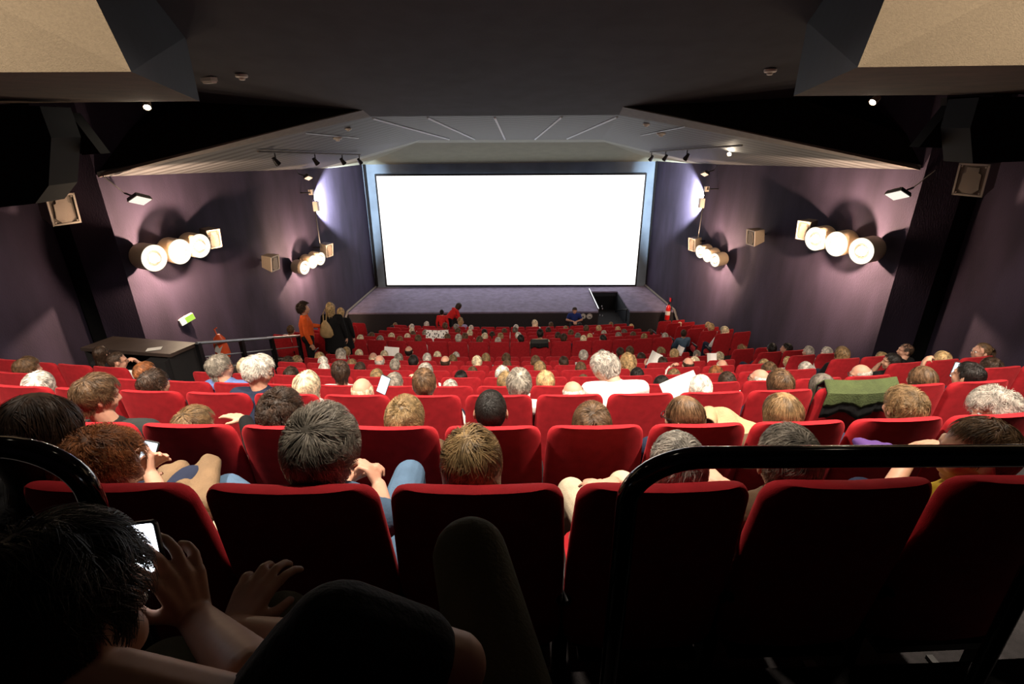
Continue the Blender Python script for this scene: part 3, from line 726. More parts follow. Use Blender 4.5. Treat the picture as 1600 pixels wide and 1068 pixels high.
# ================================================================ console desk, rail, red bag
def desk():
    z = -3.42; q = [P(125, 543, z=z), P(265, 553, z=z), P(308, 535, z=z), P(176, 525, z=z)]; c = sum(q, V(0, 0, 0))/4; fz = FLOORZ[7]; c0 = V(c.x, c.y, fz)
    r = empty('console_desk', c0); tag(r, 'dark brown console desk standing by the left wall beside the railing', 'desk')
    mb = MB(); mb.slab([p-c0 for p in q], V(0, 0, -.06)); mb.build('desktop', M['desk'], r, smooth=False)
    ins = [c+(p-c)*.95 for p in q]
    def panel(name, a, b, inset=0):
        a = V(a.x, a.y, z-.062); b = V(b.x, b.y, z-.062); n = V(0, 0, 1).cross((b-a).normalized())*.04
        mb = MB(); mb.slab([a-c0, b-c0, V(b.x, b.y, fz)-c0, V(a.x, a.y, fz)-c0], n); mb.build(name, M['deskdk'], r, smooth=False)
    panel('side_panel', ins[1], ins[2]); panel('side_panel', ins[3], ins[0]); panel('back_panel', ins[2], ins[3])
    a = ins[0]; b = ins[1]
    mb = MB(); mb.box(((b+(a-b)*.12)-V(0, 0, .5))-c0, (.36, .3, .8)); mb.build('drawer_unit', M['deskdk'], r, smooth=False)
    mb = MB(); 
    for t in (.3, .5): mb.box((b+(a-b)*t)+V(0, .25, -.62)-c0, (.10, .10, .14))
    mb.build('connector_box', M['dkmetal'], r, smooth=False)
    p = P(241, 545, z=z+.004); mb = MB(); mb.box((0, 0, .003), (.22, .13, .006), Matrix.Rotation(.35, 3, 'Z')); tag(mb.build('paper_note', M['paper'], None, loc=p, smooth=False), 'white sheet of paper lying on the dark console desk', 'paper')
    return q
DQ = desk()
def railing():
    p = P(307, 536, Y=8.05); q = P(468, 524.5, Y=11.0); r = empty('stair_railing', p); tag(r, 'black sloping railing with thin steel bars beside the console desk', 'railing')
    d = q-p
    mb = MB(); mb.tube([V(0, 0, 0), d], .028, 8); mb.build('handrail', M['bar'], r)
    for t in (0.01, .36, .66, .98):
        mb = MB(); a = d*t; mb.box(a+V(0, 0, -.55), (.06, .10, 1.10)); mb.build('post', M['dkmetal'], r, smooth=False)
    for dz in (.26, .50, .74):
        mb = MB(); mb.tube([V(0, 0, -dz), d+V(0, 0, -dz)], .012, 6); mb.build('rail_bar', M['bar'], r)
    c = P(341, 522, Y=8.75); b = empty('red_bag', c); tag(b, 'orange red plastic bag with white print hanging on the stair railing', 'bag')
    mb = MB(); lp = []
    for z, w1, t1 in ((0, .03, .03), (-.08, .10, .05), (-.20, .12, .08), (-.38, .13, .09), (-.46, .12, .06)):
        lp.append([V(math.cos(2*PI*k/14)*w1*(1+.12*math.sin(3*k+z*20)), math.sin(2*PI*k/14)*t1, z) for k in range(14)])
    mb.loft(lp); mb.tube([V(-.03, 0, 0), V(-.05, 0, .10), V(0, 0, .13)], .012, 6); mb.build('bag_body', M['redorange'], b)
    mb = MB(); mb.add([V(-.08, -.095, -.30), V(.0, -.10, -.36), V(.09, -.095, -.18), V(.02, -.10, -.24), V(-.02, -.098, -.12)], [(0, 1, 3), (3, 1, 2), (0, 3, 4)]); mb.build('white_print', M['white'], b, smooth=False)
M['redorange'] = mat('orange_red_plastic', (.75, .10, .03), .4)
railing()

# ================================================================ black lacquered rail in front of the camera
def guard(name, pts, lab, tubes, posts):
    r = empty(name, Vector(pts[0])); base = Vector(pts[0]); tag(r, lab, 'guard rail')
    # smooth the bend
    mb = MB(); mb.tube([Vector(p)-base for p in pts], tubes, 20); mb.build('rail_tube', M['gloss'], r)
    for x in posts:
        mb = MB(); mb.tube([V(x, pts[-2][1], -.66)-base, V(x, pts[-2][1], FLOORZ[0])-base], .02, 12); mb.lathe([(.05, .01), (.05, 0)], M4at(V(x, pts[-2][1], FLOORZ[0])-base, Matrix.Identity(3)), 12); mb.build('post', M['gloss'], r)
YR = .93
def bend(x0, xdir, zt, R=.14, n=12, yoff=0):
    pts = [V(x0, YR, FLOORZ[0]), V(x0, YR, zt-R-.15)]
    for i in range(n+1):
        a = PI/2*i/n; pts.append(V(x0+xdir*(R*1.15-R*1.15*math.cos(a)), YR, zt-R*.85+R*.85*math.sin(a)))
    return pts
zt = P(1300, 713, Y=YR).z
x0 = P(978, 800, Y=YR).x
guard('guard_rail', bend(x0, 1, zt)+[V(1.2, YR, zt), V(2.2, YR, zt)], 'thick glossy black guard rail crossing the lower right of the view', .0245, [1.25, 2.15])
xl = P(152, 800, Y=YR).x; zl = P(0, 697, Y=YR).z
guard('guard_rail', bend(xl, -1, zl)+[V(-1.6, YR, zl), V(-2.2, YR, zl)], 'thick glossy black guard rail curving down at the lower left edge', .0245, [-1.5, -2.15])
# ================================================================ figures
def blob_mesh(blobs):
    mb = MB()
    for b in blobs:
        if b[0] == 'c':                       # tapered capsule
            _, p, r0, q, r1 = b; p = Vector(p); q = Vector(q); d = q-p; L = max(d.length, 1e-4)
            M3 = frame_to(d); prof = []
            for i in range(5): a = PI/2*i/5; prof.append((max(r0*math.sin(a), .0004), -r0*math.cos(a)))
            prof.append((r0, 0)); prof.append((r1, L))
            for i in range(1, 6): a = PI/2*i/5; prof.append((max(r1*math.cos(a), .0004), L+r1*math.sin(a)))
            n0 = mb.n; mb.lathe(prof, M4at(p, M3), 14); k = 14
            mb.f.append(tuple(n0+i for i in reversed(range(k)))); mb.f.append(tuple(mb.n-k+i for i in range(k))); mb.mi += [0, 0]
        else:                                 # ellipsoid with optional 3x3 rotation
            _, c, rad = b[:3]; R3 = b[3] if len(b) > 3 else Matrix.Identity(3); prof = []
            n0 = mb.n; v = []; K = 16; NR_ = 10
            for i in range(NR_+1):
                a = PI*i/NR_; s = max(math.sin(a), .004)
                for k in range(K):
                    v.append(Vector(c)+R3 @ V(rad[0]*s*math.cos(2*PI*k/K), rad[1]*s*math.sin(2*PI*k/K), -rad[2]*math.cos(a)))
            f = [(i*K+k, i*K+(k+1) % K, (i+1)*K+(k+1) % K, (i+1)*K+k) for i in range(NR_) for k in range(K)]
            f += [tuple(reversed(range(K))), tuple(NR_*K+k for k in range(K))]
            mb.add(v, f)
    return mb
def remesh(blobs, vox, name, it=3):
    me = blob_mesh(blobs).mesh(name, False, False)
    o = bpy.data.objects.new('tmp', me); COL.objects.link(o)
    r = o.modifiers.new('r', 'REMESH'); r.mode = 'VOXEL'; r.voxel_size = vox; r.use_smooth_shade = True
    s = o.modifiers.new('s', 'SMOOTH'); s.factor = .5; s.iterations = it
    dg = bpy.context.evaluated_depsgraph_get(); out = bpy.data.meshes.new_from_object(o.evaluated_get(dg)); out.name = name
    bpy.data.objects.remove(o); bpy.data.meshes.remove(me)
    out.polygons.foreach_set('use_smooth', [True]*len(out.polygons)); return out
def eul(pitch, roll, yaw): return (Matrix.Rotation(yaw, 3, 'Z') @ Matrix.Rotation(-pitch, 3, 'X') @ Matrix.Rotation(roll, 3, 'Y'))
def head_blobs(h, R3, detail=True):
    E = lambda c, r, rr=None: ('e', h+R3 @ V(*c), r, R3 @ (rr or Matrix.Identity(3)))
    Cc = lambda a, ra, b, rb: ('c', h+R3 @ V(*a), ra, h+R3 @ V(*b), rb)
    B = [E((0, -.012, .018), (.077, .095, .099)), E((0, .028, -.03), (.060, .064, .078)), E((0, .058, -.088), (.026, .024, .020)), E((0, .0, -.062), (.056, .06, .045))]
    for s in (-1, 1):
        B += [E((s*.082, -.008, -.008), (.009, .021, .032), Matrix.Rotation(s*.35, 3, 'Z')), E((s*.034, .060, -.028), (.028, .026, .030)), Cc((s*.012, .083, .030), .011, (s*.048, .068, .028), .010)]
    B += [Cc((0, .086, .012), .009, (0, .103, -.022), .012), E((0, .094, -.030), (.018, .012, .010)), E((0, .082, -.056), (.024, .013, .0075)), E((0, .080, -.067), (.020, .012, .0075))]
    return B
def hand_blobs(w, d, n, side, curl=.5, spread=.09, g=1.0):
    """w wrist, d direction, n palm normal, side = direction towards the thumb sign"""
    d = Vector(d).normalized(); n = Vector(n); n = (n-d*n.dot(d)).normalized(); s = d.cross(n)*side; B = []
    w = Vector(w)
    for i, o in enumerate((.030, .011, -.009, -.028)):
        kn = w+d*(.082 - (.006 if i in (0, 3) else 0)-(.006 if i == 3 else 0))+s*o
        B.append(('c', w+s*o*.55+d*.01, .014*g, kn, .0115*g))
        L = (.040, .045, .042, .032)[i]; a = curl*(.75+.12*i); dirn = (d+s*(spread*(1.2-i*.8))).normalized(); p = kn
        for j, (l, r) in enumerate(((L, .0095), (L*.62, .0085), (L*.5, .0075))):
            ang = a*(j+.6); dd = dirn*math.cos(ang)+n*math.sin(ang); q = p+dd*l; B.append(('c', p, (r+.0005)*g, q, r*g)); p = q
    tb = w+d*.025+s*.024+n*.006; t1 = tb+(d*.55+s*.75+n*.25).normalized()*.038; t2 = t1+(d*.85+s*.3+n*.35).normalized()*.032
    B += [('c', w+d*.01, .017*g, tb, .015*g), ('c', tb, .0125*g, t1, .011*g), ('c', t1, .0105*g, t2, .009*g)]
    return B
BASEJ = dict(head=(0, .17, 1.115), yaw=0, pitch=0, roll=0, hip=(0, .23, .53), chest=(0, .165, .83),
             shL=(-.175, .155, .93), shR=(.175, .155, .93), elL=(-.225, .24, .69), elR=(.225, .24, .69), wrL=(-.09, .43, .63), wrR=(.09, .43, .63),
             knL=(-.115, .66, .56), knR=(.115, .66, .56), anL=(-.12, .72, .11), anR=(.12, .72, .11), foot=(0, 1, 0),
             hdL=(.6, .7, -.25), hdR=(-.6, .7, -.25), hnL=(0, -.2, -1), hnR=(0, -.2, -1), curl=.45, spread=.09, width=1.0)
POSES = {
 'rest': {}, 'forward': dict(head=(0, .30, 1.08), chest=(0, .24, .80), shL=(-.175, .25, .90), shR=(.175, .25, .90), pitch=.25, elL=(-.23, .36, .67), elR=(.23, .36, .67), wrL=(-.09, .52, .64), wrR=(.09, .52, .64)),
 'phone': dict(pitch=.35, elL=(-.22, .27, .72), elR=(.22, .27, .72), wrL=(-.06, .42, .86), wrR=(.08, .43, .86), hdL=(.4, .5, .7), hdR=(-.4, .5, .7), hnL=(.6, -.6, 0), hnR=(-.6, -.6, 0)),
 'phonehigh': dict(elR=(.27, .34, .82), wrR=(.22, .42, 1.03), hdR=(-.35, .2, .9), hnR=(-.8, -.6, 0), curl=.8),
 'phonehighL': dict(elL=(-.25, .36, .84), wrL=(-.16, .42, 1.06), hdL=(.2, .2, .95), hnL=(.8, -.6, 0), curl=.8),
 'read': dict(pitch=.2, elL=(-.24, .28, .74), elR=(.24, .28, .74), wrL=(-.16, .48, .93), wrR=(.16, .48, .93), hdL=(.1, .5, .8), hdR=(-.1, .5, .8), hnL=(1, 0, 0), hnR=(-1, 0, 0), curl=.8),
 'chinL': dict(elL=(-.17, .38, .80), wrL=(-.09, .34, 1.00), hdL=(.4, -.25, .8), hnL=(.6, -.8, 0), curl=1.0),
 'chinR': dict(elR=(.22, .36, .82), wrR=(.14, .33, 1.02), hdR=(-.4, -.25, .8), hnR=(-.6, -.8, 0), curl=1.0),
 'tall': dict(head=(0, .20, 1.24), chest=(0, .19, .92), shL=(-.185, .18, 1.04), shR=(.185, .18, 1.04), elL=(-.24, .25, .78), elR=(.24, .25, .78)),
 'armL': dict(elL=(-.34, .20, .86), wrL=(-.42, .40, 1.00), hdL=(-.5, .7, .3), hnL=(0, -.3, -1), curl=.3),
 'stand': dict(head=(0, .02, 1.55), hip=(0, 0, .93), chest=(0, 0, 1.24), shL=(-.17, 0, 1.36), shR=(.17, 0, 1.36), elL=(-.23, -.01, 1.10), elR=(.23, -.01, 1.10), wrL=(-.24, .06, .86), wrR=(.24, .06, .86),
               knL=(-.09, .01, .49), knR=(.09, .01, .49), anL=(-.10, -.02, .09), anR=(.10, -.02, .09), hdL=(0, .25, -1), hdR=(0, .25, -1), hnL=(1, 0, 0), hnR=(-1, 0, 0)),
}
def J_of(pose, **kw):
    J = dict(BASEJ); J.update(POSES[pose] if isinstance(pose, str) else pose); J.update(kw)
    for k_, v_ in J.items():
        if isinstance(v_, tuple): J[k_] = Vector(v_)
    return J
def body_blobs(J, part, short=False, hands=True, g=1.0):
    w_ = J['width']; inf = {'skin': 0, 'shirt': .013, 'trousers': .012, 'shoes': 0}[part]
    R3 = eul(J['pitch'], J['roll'], J['yaw']); h = J['head']; nk = (J['shL']+J['shR'])/2+V(0, -.005, .035)
    ax = (J['shR']-J['shL']).normalized(); upv = (nk-J['chest']).normalized(); TR3 = Matrix.Identity(3)
    yv = upv.cross(ax).normalized()
    for i in range(3): TR3[i][0] = ax[i]; TR3[i][1] = yv[i]; TR3[i][2] = upv[i]
    B = []
    if part == 'skin':
        B += head_blobs(h, R3); B.append(('c', h+R3 @ V(0, -.03, -.045), .052, nk+V(0, 0, 0), .060))
    if part in ('skin', 'shirt'):
        B += [('c', J['hip']+V(0, 0, .03), (.125+inf)*w_, J['chest']-upv*.03, (.128+inf)*w_), ('e', J['chest']+upv*.02, ((.160+inf)*w_, (.108+inf)*w_, .135+inf), TR3),
              ('c', J['shL']+ax*.03, .055+inf, J['shR']-ax*.03, .055+inf), ('c', nk-upv*.03, .075+inf, nk-upv*.09, .10+inf)]
        if part == 'shirt': B.append(('e', J['hip'], ((.165)*w_, .135*w_, .10)))
        for s, hd, hn in (('L', 'hdL', 'hnL'), ('R', 'hdR', 'hnR')):
            sh, el, wr = J['sh'+s], J['el'+s], J['wr'+s]
            B.append(('c', sh, .052+inf, sh+(el-sh)*(.62 if (short and part == 'shirt') else 1), (.044 if (short and part == 'shirt') else .040)+inf))
            if not (short and part == 'shirt'):
                B.append(('c', el, .041+inf, (wr if part == 'skin' else wr-(wr-el)*.08), (.027 if part == 'skin' else .034)+inf*.4))
            if part == 'skin' and hands:
                B += hand_blobs(wr, J[hd], J[hn], -1 if s == 'R' else 1, J['curl'], J['spread'], g)
    if part in ('skin', 'trousers'):
        B.append(('c', J['hip']+V(-.05, 0, 0), .115+inf, J['hip']+V(.05, 0, 0), .115+inf))
        for s, sx in (('L', -1), ('R', 1)):
            B += [('c', J['hip']+V(sx*.085, .02, -.01), .088+inf, J['kn'+s], .060+inf), ('c', J['kn'+s], .058+inf, J['an'+s], (.036 if part == 'skin' else .050)+inf)]
            B.append(('c', J['kn'+s]+(J['an'+s]-J['kn'+s])*.3+V(0, -.012, 0), .050+inf, J['kn'+s]+(J['an'+s]-J['kn'+s])*.5+V(0, -.008, 0), .045+inf))
    if part in ('skin', 'shoes'):
        for s in 'LR':
            a = J['an'+s]; f = J['foot'].normalized(); B += [('c', a-f*.03-V(0, 0, .045), .036 if part == 'skin' else .044, a+f*.13-V(0, 0, .062), .028 if part == 'skin' else .036), ('c', a, .036, a-V(0, 0, .05), .036 if part == 'skin' else .042)]
    return B
# ---------------------------------------------------------------- hair
HE = np.array([.081, .100, .104]); HCn = np.array([0, -.012, .020])
HST = dict(  # length, volume, flow(crown/part/back), gravity, ribbon steps, style of region
 crop=dict(L=.014, vol=.02, flow='crown', g=.1, reg='short', up=.6), short=dict(L=.050, vol=.10, flow='crown', g=.25, reg='short', up=.10),
 thick=dict(L=.070, vol=.22, flow='crown', g=.35, reg='short', up=.15), messy=dict(L=.060, vol=.22, flow='crown', g=.1, reg='short', up=.55),
 bald=dict(L=.030, vol=.03, flow='crown', g=.5, reg='fringe', up=.05), thin=dict(L=.040, vol=.04, flow='crown', g=.3, reg='thin', up=.08),
 bob=dict(L=.19, vol=.18, flow='crown', g=.9, reg='full', up=.05), long=dict(L=.36, vol=.14, flow='part', g=1.0, reg='full', up=.02),
 curly=dict(L=.10, vol=.42, flow='crown', g=.1, reg='full', up=.7, curl=1), wavy=dict(L=.10, vol=.26, flow='crown', g=.4, reg='full', up=.35, curl=.5),
 bun=dict(L=.12, vol=.08, flow='back', g=.05, reg='full', up=.03), pony=dict(L=.12, vol=.08, flow='back', g=.1, reg='full', up=.02))
def hair_region(d, reg):
    x, y, z = d.T
    face = (y > .30) & (z < .58) | (y > .52) & (z < .72) | (y > .02) & (z < -.02) & (np.abs(x) < .99)
    ear = (np.abs(x) > .55) & (np.abs(y) < .32) & (z < .02)
    nape = (z < -.62) | (z < -.30) & (y > -.2)
    ok = ~face & ~nape
    if reg == 'fringe': ok &= (z < .38) & ~ear & (y < .25)
    elif reg == 'short': ok &= ~ear
    elif reg == 'thin': ok &= ~ear
    return ok
def hair_mesh(style, n, wd, seed=1):
    st = HST[style]; rs = np.random.RandomState(seed)
    d = rs.normal(size=(n*3, 3)); d /= np.linalg.norm(d, axis=1)[:, None]; d = d[hair_region(d, st['reg'])]
    if st['reg'] == 'thin':
        keep = (d[:, 2] < .45) | (rs.rand(len(d)) < .35); d = d[keep]
    d = d[:n]; m = len(d)
    vol = st['vol']; vs = vol*(.25+.75*rs.rand(m)); L = st['L']*(.7+.5*rs.rand(m)); steps = 4 if st['L'] < .03 else (9 if st['L'] > .15 else 6)
    nc = max(12, m//45); cc = d[rs.randint(0, m, nc)]; ci = np.concatenate([np.argmax(d[i_:i_+800] @ cc.T, axis=1) for i_ in range(0, m, 800)])
    vs = vol*(.15+.55*rs.rand(m)+.45*rs.rand(nc)[ci]); crown = np.array([rs.uniform(-.22, .22), rs.uniform(-.55, -.25), .85]); crown /= np.linalg.norm(crown); pos = HCn+HE*d*(1.005); P_ = [pos.copy()]; h = L/steps
    part = np.sign(d[:, 0]+1e-6)[:, None]*np.array([[1, 0, 0]])
    jit = rs.normal(size=(m, 3))*.13+(rs.normal(size=(nc, 3))*(.20 if st['L'] < .02 or st['reg'] == 'full' and st['L'] > .3 else .38))[ci]; cu = st.get('curl', 0); ph = rs.rand(m)*1.2+(rs.rand(nc)*6.28)[ci]
    for i in range(steps):
        q = (pos-HCn)/HE; r = np.linalg.norm(q, axis=1)[:, None]; nrm = (q/r)/HE; nrm /= np.linalg.norm(nrm, axis=1)[:, None]
        if st['flow'] == 'crown': fl = q/r-crown
        elif st['flow'] == 'part': fl = part*np.clip(1.0-1.2*np.abs(q[:, :1]), 0, 1)+np.array([[0, -.25, -.5]])
        else: fl = np.array([[0, -1.25, .05]])-q/r
        fl = fl/(np.linalg.norm(fl, axis=1)[:, None]+1e-6)
        dr = fl*(1-st['g']*.5)+np.array([[0, 0, -1]])*st['g']*(.35+.65*(i+1)/steps)+jit
        onsk = (pos[:, 2:3] > -.05)
        dr_t = dr-nrm*(dr*nrm).sum(1)[:, None]
        dr = np.where(onsk, dr_t, dr*np.array([[.25, .25, 1]])+np.array([[0, -.04, 0]]))
        if cu:
            a = ph+i*1.9; dr = dr+cu*1.1*np.stack([np.cos(a), np.sin(a), np.cos(a*1.3)], 1)
        dr = dr/(np.linalg.norm(dr, axis=1)[:, None]+1e-6)+nrm*st['up']*(1 if i < 3 else .3)
        pos = pos+dr*h[:, None]
        q = (pos-HCn)/HE; r = np.linalg.norm(q, axis=1)[:, None]
        tgt = 1.01+vs[:, None]*min(1, (i+1)/3)
        lim = np.where(pos[:, 2:3] > -.04, tgt, 0)
        if st['up'] < .3:
            r2 = np.where(pos[:, 2:3] > -.04, tgt, np.maximum(r, .80+.3*vs[:, None]))
        else: r2 = np.maximum(r, 1.01); r2 = np.minimum(r2, 1.02+vol*1.15)
        pos = HCn+HE*q/r*r2; P_.append(pos.copy())
    P_ = np.stack(P_, 1)        # m, steps+1, 3
    T = np.gradient(P_, axis=1); N_ = (P_-HCn)/HE**2; W = np.cross(T, N_); W /= np.linalg.norm(W, axis=2)[:, :, None]+1e-9
    tw = (rs.rand(m)-.5)[:, None, None]*1.0; Nn = N_/np.linalg.norm(N_, axis=2)[:, :, None]; W = W+Nn*tw
    taper = np.linspace(1, .35, steps+1)[None, :, None]*wd*.5
    A = P_-W*taper; Bv = P_+W*taper
    vv = np.stack([A, Bv], 2).reshape(-1, 3); K = (steps+1)*2; idx = np.arange(m)[:, None]*K; f = []
    for i in range(steps):
        b = idx+2*i; f.append(np.concatenate([b, b+1, b+3, b+2], 1))
    F = np.concatenate(f, 0).tolist(); mb = MB(); mb.add(vv.tolist(), F)
    # scalp cap beneath the strands
    K = 32; Rr = 20; cap = []; base = mb.n; kk = 1+vol*.18
    for i in range(Rr+1):
        a = PI*i/Rr
        for k in range(K): cap.append((math.sin(a)*math.cos(2*PI*k/K), math.sin(a)*math.sin(2*PI*k/K), math.cos(a)))
    cap = np.array(cap); okc = hair_region(cap*1.0, 'fringe' if st['reg'] == 'fringe' else 'full' if st['reg'] == 'full' else 'short')
    if st['reg'] == 'thin': okc &= cap[:, 2] < .5
    fc = []
    for i in range(Rr):
        for k in range(K):
            q = (i*K+k, i*K+(k+1) % K, (i+1)*K+(k+1) % K, (i+1)*K+k)
            if sum(okc[j] for j in q) >= 3: fc.append(q)
    mb.add((HCn+HE*cap*kk).tolist(), fc)
    if style in ('bob', 'long'):     # hanging mass behind the neck
        lp = []
        dep = -.15 if style == 'bob' else -.30
        for z, s_ in ((.02, 1.04), (-.05, 1.02), (-.10, .98), (dep*.8, .92 if style == 'bob' else .95), (dep, .75)):
            lp.append([(math.cos(a)*.082*s_*(1+vol*.5), -.02+math.sin(a)*.098*s_*(1+vol*.4), z) for a in [PI*.96+PI*1.08*k/15 for k in range(16)]])
        v = [p for l in lp for p in l]; mb.add(v, [(i*16+k, i*16+k+1, (i+1)*16+k+1, (i+1)*16+k) for i in range(len(lp)-1) for k in range(15)])
    if style in ('bun', 'pony'):
        c = np.array([0, -.125, .045]); nb = max(60, n//5); dd = rs.normal(size=(nb, 3)); dd /= np.linalg.norm(dd, axis=1)[:, None]
        R_ = .042 if style == 'bun' else .02
        for q in dd:
            t = np.cross(q, [0, 1, .2]); t /= np.linalg.norm(t)+1e-9; sd = np.cross(q, t)*wd*.6; pts = []
            for j in range(5):
                a = (j-2)*.35; p = c+R_*(q*math.cos(a)+t*math.sin(a)); pts += [p-sd, p+sd]
            mb.add([tuple(p) for p in pts], [(2*j, 2*j+1, 2*j+3, 2*j+2) for j in range(4)])
        mb.lathe([(.001, -R_*.93), (R_*.6, -R_*.7), (R_*.93, 0), (R_*.6, R_*.7), (.001, R_*.93)], Matrix.Translation(Vector(c)), 12)
        if style == 'pony':
            for q in range(max(60, n//6)):
                x0, z0 = rs.normal()*.014, rs.normal()*.012; pts = []
                for j in range(6):
                    p = np.array([x0*(1+j*.15), -.13-.02*j*(1 if j < 2 else .3)+rs.normal()*.003, .045-.035*j+z0]); pts += [p-[wd*.5, 0, 0], p+[wd*.5, 0, 0]]
                mb.add([tuple(p) for p in pts], [(2*j, 2*j+1, 2*j+3, 2*j+2) for j in range(5)])
    return mb.mesh('hair', True, False)
CACHE = {}
def cached(key, fn):
    if key not in CACHE: CACHE[key] = fn()
    return CACHE[key]
def eyes_mesh():
    mb = MB(); 
    for s in (-1, 1):
        c = V(s*.031, .076, .008)
        for i, (r, off, mi) in enumerate(((.0125, 0, 0), (.0058, .0098, 1))):
            prof = [(max(.0002, r*math.sin(PI*k/8)), -r*math.cos(PI*k/8)*(1 if i == 0 else .5)) for k in range(9)]
            mb.lathe(prof, M4at(c+V(0, off, 0), frame_to(V(0, 1, 0))), 12, mi)
    return mb.mesh('eyes', True, False)
def glasses_mesh():
    mb = MB()
    for s in (-1, 1):
        mb.tube([V(s*.033+math.cos(a)*.024, .101, .004+math.sin(a)*.018) for a in [2*PI*k/14 for k in range(14)]], .0022, 6, closed=True)
        mb.tube([V(s*.057, .099, .008), V(s*.082, .06, .012), V(s*.086, -.005, .010), V(s*.084, -.025, -.012)], .0022, 6)
    mb.tube([V(-.010, .103, .008), V(.010, .103, .008)], .002, 6); return mb.mesh('glasses')
def build_figure(J, loc, rz, s, hair, hc, cloth, legs, label, key, vox, hn, hw, skin='skin', short=False, group='audience', eyes=False, glasses=False, shoes=True, seed=1, cat='person', g=1.0, hscale=1.0, nohead=False):
    bm_ = cached(('b', key, vox), lambda: remesh(body_blobs(J, 'skin', g=g), vox, 'person'))
    o = link('person', bm_, None, loc, (0, 0, rz), [M[skin]]); o.scale = (s, s, s)
    tag(o, label, cat, group)
    link('shirt', cached(('s', key, vox, short), lambda: remesh(body_blobs(J, 'shirt', short), vox*1.15, 'shirt')), o, mats=[CM[cloth]])
    link('trousers', cached(('t', key, vox), lambda: remesh(body_blobs(J, 'trousers'), vox*1.25, 'trousers')), o, mats=[CM[legs]])
    if shoes: link('shoes', cached(('f', key, vox), lambda: remesh(body_blobs(J, 'shoes'), max(.01, vox), 'shoes')), o, mats=[CM['black']])
    R3 = eul(J['pitch'], J['roll'], J['yaw'])
    if hair:
        h = link('hair', cached(('h', hair, hn, hw, seed), lambda: hair_mesh(hair, hn, hw, seed)), o, J['head'], R3.to_euler(), [HM[hc]])
        h.scale = (hscale,)*3
    if eyes:
        em = cached('eyes', eyes_mesh)
        if not em.materials: em.materials.append(M['eye']); em.materials.append(M['iris'])
        link('eyes', em, o, J['head'], R3.to_euler())
    if glasses:
        gm = cached('glasses', glasses_mesh)
        if not gm.materials: gm.materials.append(M['dkplastic'])
        link('glasses', gm, o, J['head'], R3.to_euler())
    return o
HAIRWORD = dict(white='white', ltgrey='light grey', grey='grey', dkgrey='dark grey', blonde='blonde', plat='pale blonde', dirty='dark blonde', brown='brown', dkbrown='dark brown', black='black', auburn='auburn', ltbrown='light brown')
STYLEWORD = dict(crop='cropped', short='short', thick='thick', messy='tousled', bald='balding', thin='thinning', bob='chin length', long='long', curly='curly', wavy='wavy', bun='tied up', pony='tied back')
SEATCOUNT = {}
def head_place(k, px, ytop, J, hair, dyx=0):
    """find where someone in row k must sit so that the top of the head shows at the pixel (px, ytop)"""
    hd = J['head']; top = hd+eul(J['pitch'], J['roll'], J['yaw']) @ V(0, -.02, .120+.104*HST[hair]['vol']*(1.15 if HST[hair]['up'] > .3 else .9)); x = 0; s = 1.0
    for _ in range(6):
        a = x/RAD(k); yh = ROWY[k]+arcy(k, x)+top.y*s*math.cos(a)+dyx
        p = P(px, ytop, Y=yh); x = p.x; s = min(1.16, max(.84, (p.z-FLOORZ[k])/top.z))
    a = x/RAD(k); c = V(math.cos(a)*top.x*s-math.sin(a)*top.y*s, math.sin(a)*top.x*s+math.cos(a)*top.y*s, 0)
    return V(p.x-c.x, p.y-c.y, FLOORZ[k]), a, s
def seat_label(k, x):
    best = min((abs(sx-x), blk, i, n) for (kk, blk, i, n, sx) in SEATS if kk == k)
    _, blk, i, n = best
    return (blk, i)
USED = set()
def mkplace(k, x):
    blk, i = seat_label(k, x); key = (k, blk, i); t = ''
    n = sum(1 for u in USED if u[:3] == key); USED.add(key+(n,))
    if n: print('SHARED SEAT', key, round(x, 2))
    rp = {10: 'first row past cross aisle', 15: 'front row'}.get(k) or (ORD[k]+' row from camera' if k < 10 else ORD[k-9]+' row past cross aisle')
    if blk == 'main': return '%s, %s seat%s' % (rp, ORD[i], ' leaning' if n else '')
    return '%s, %s side seat %s%s' % (rp, blk, ORD[i], ' leaning over' if n else '')
PEOPLE = []
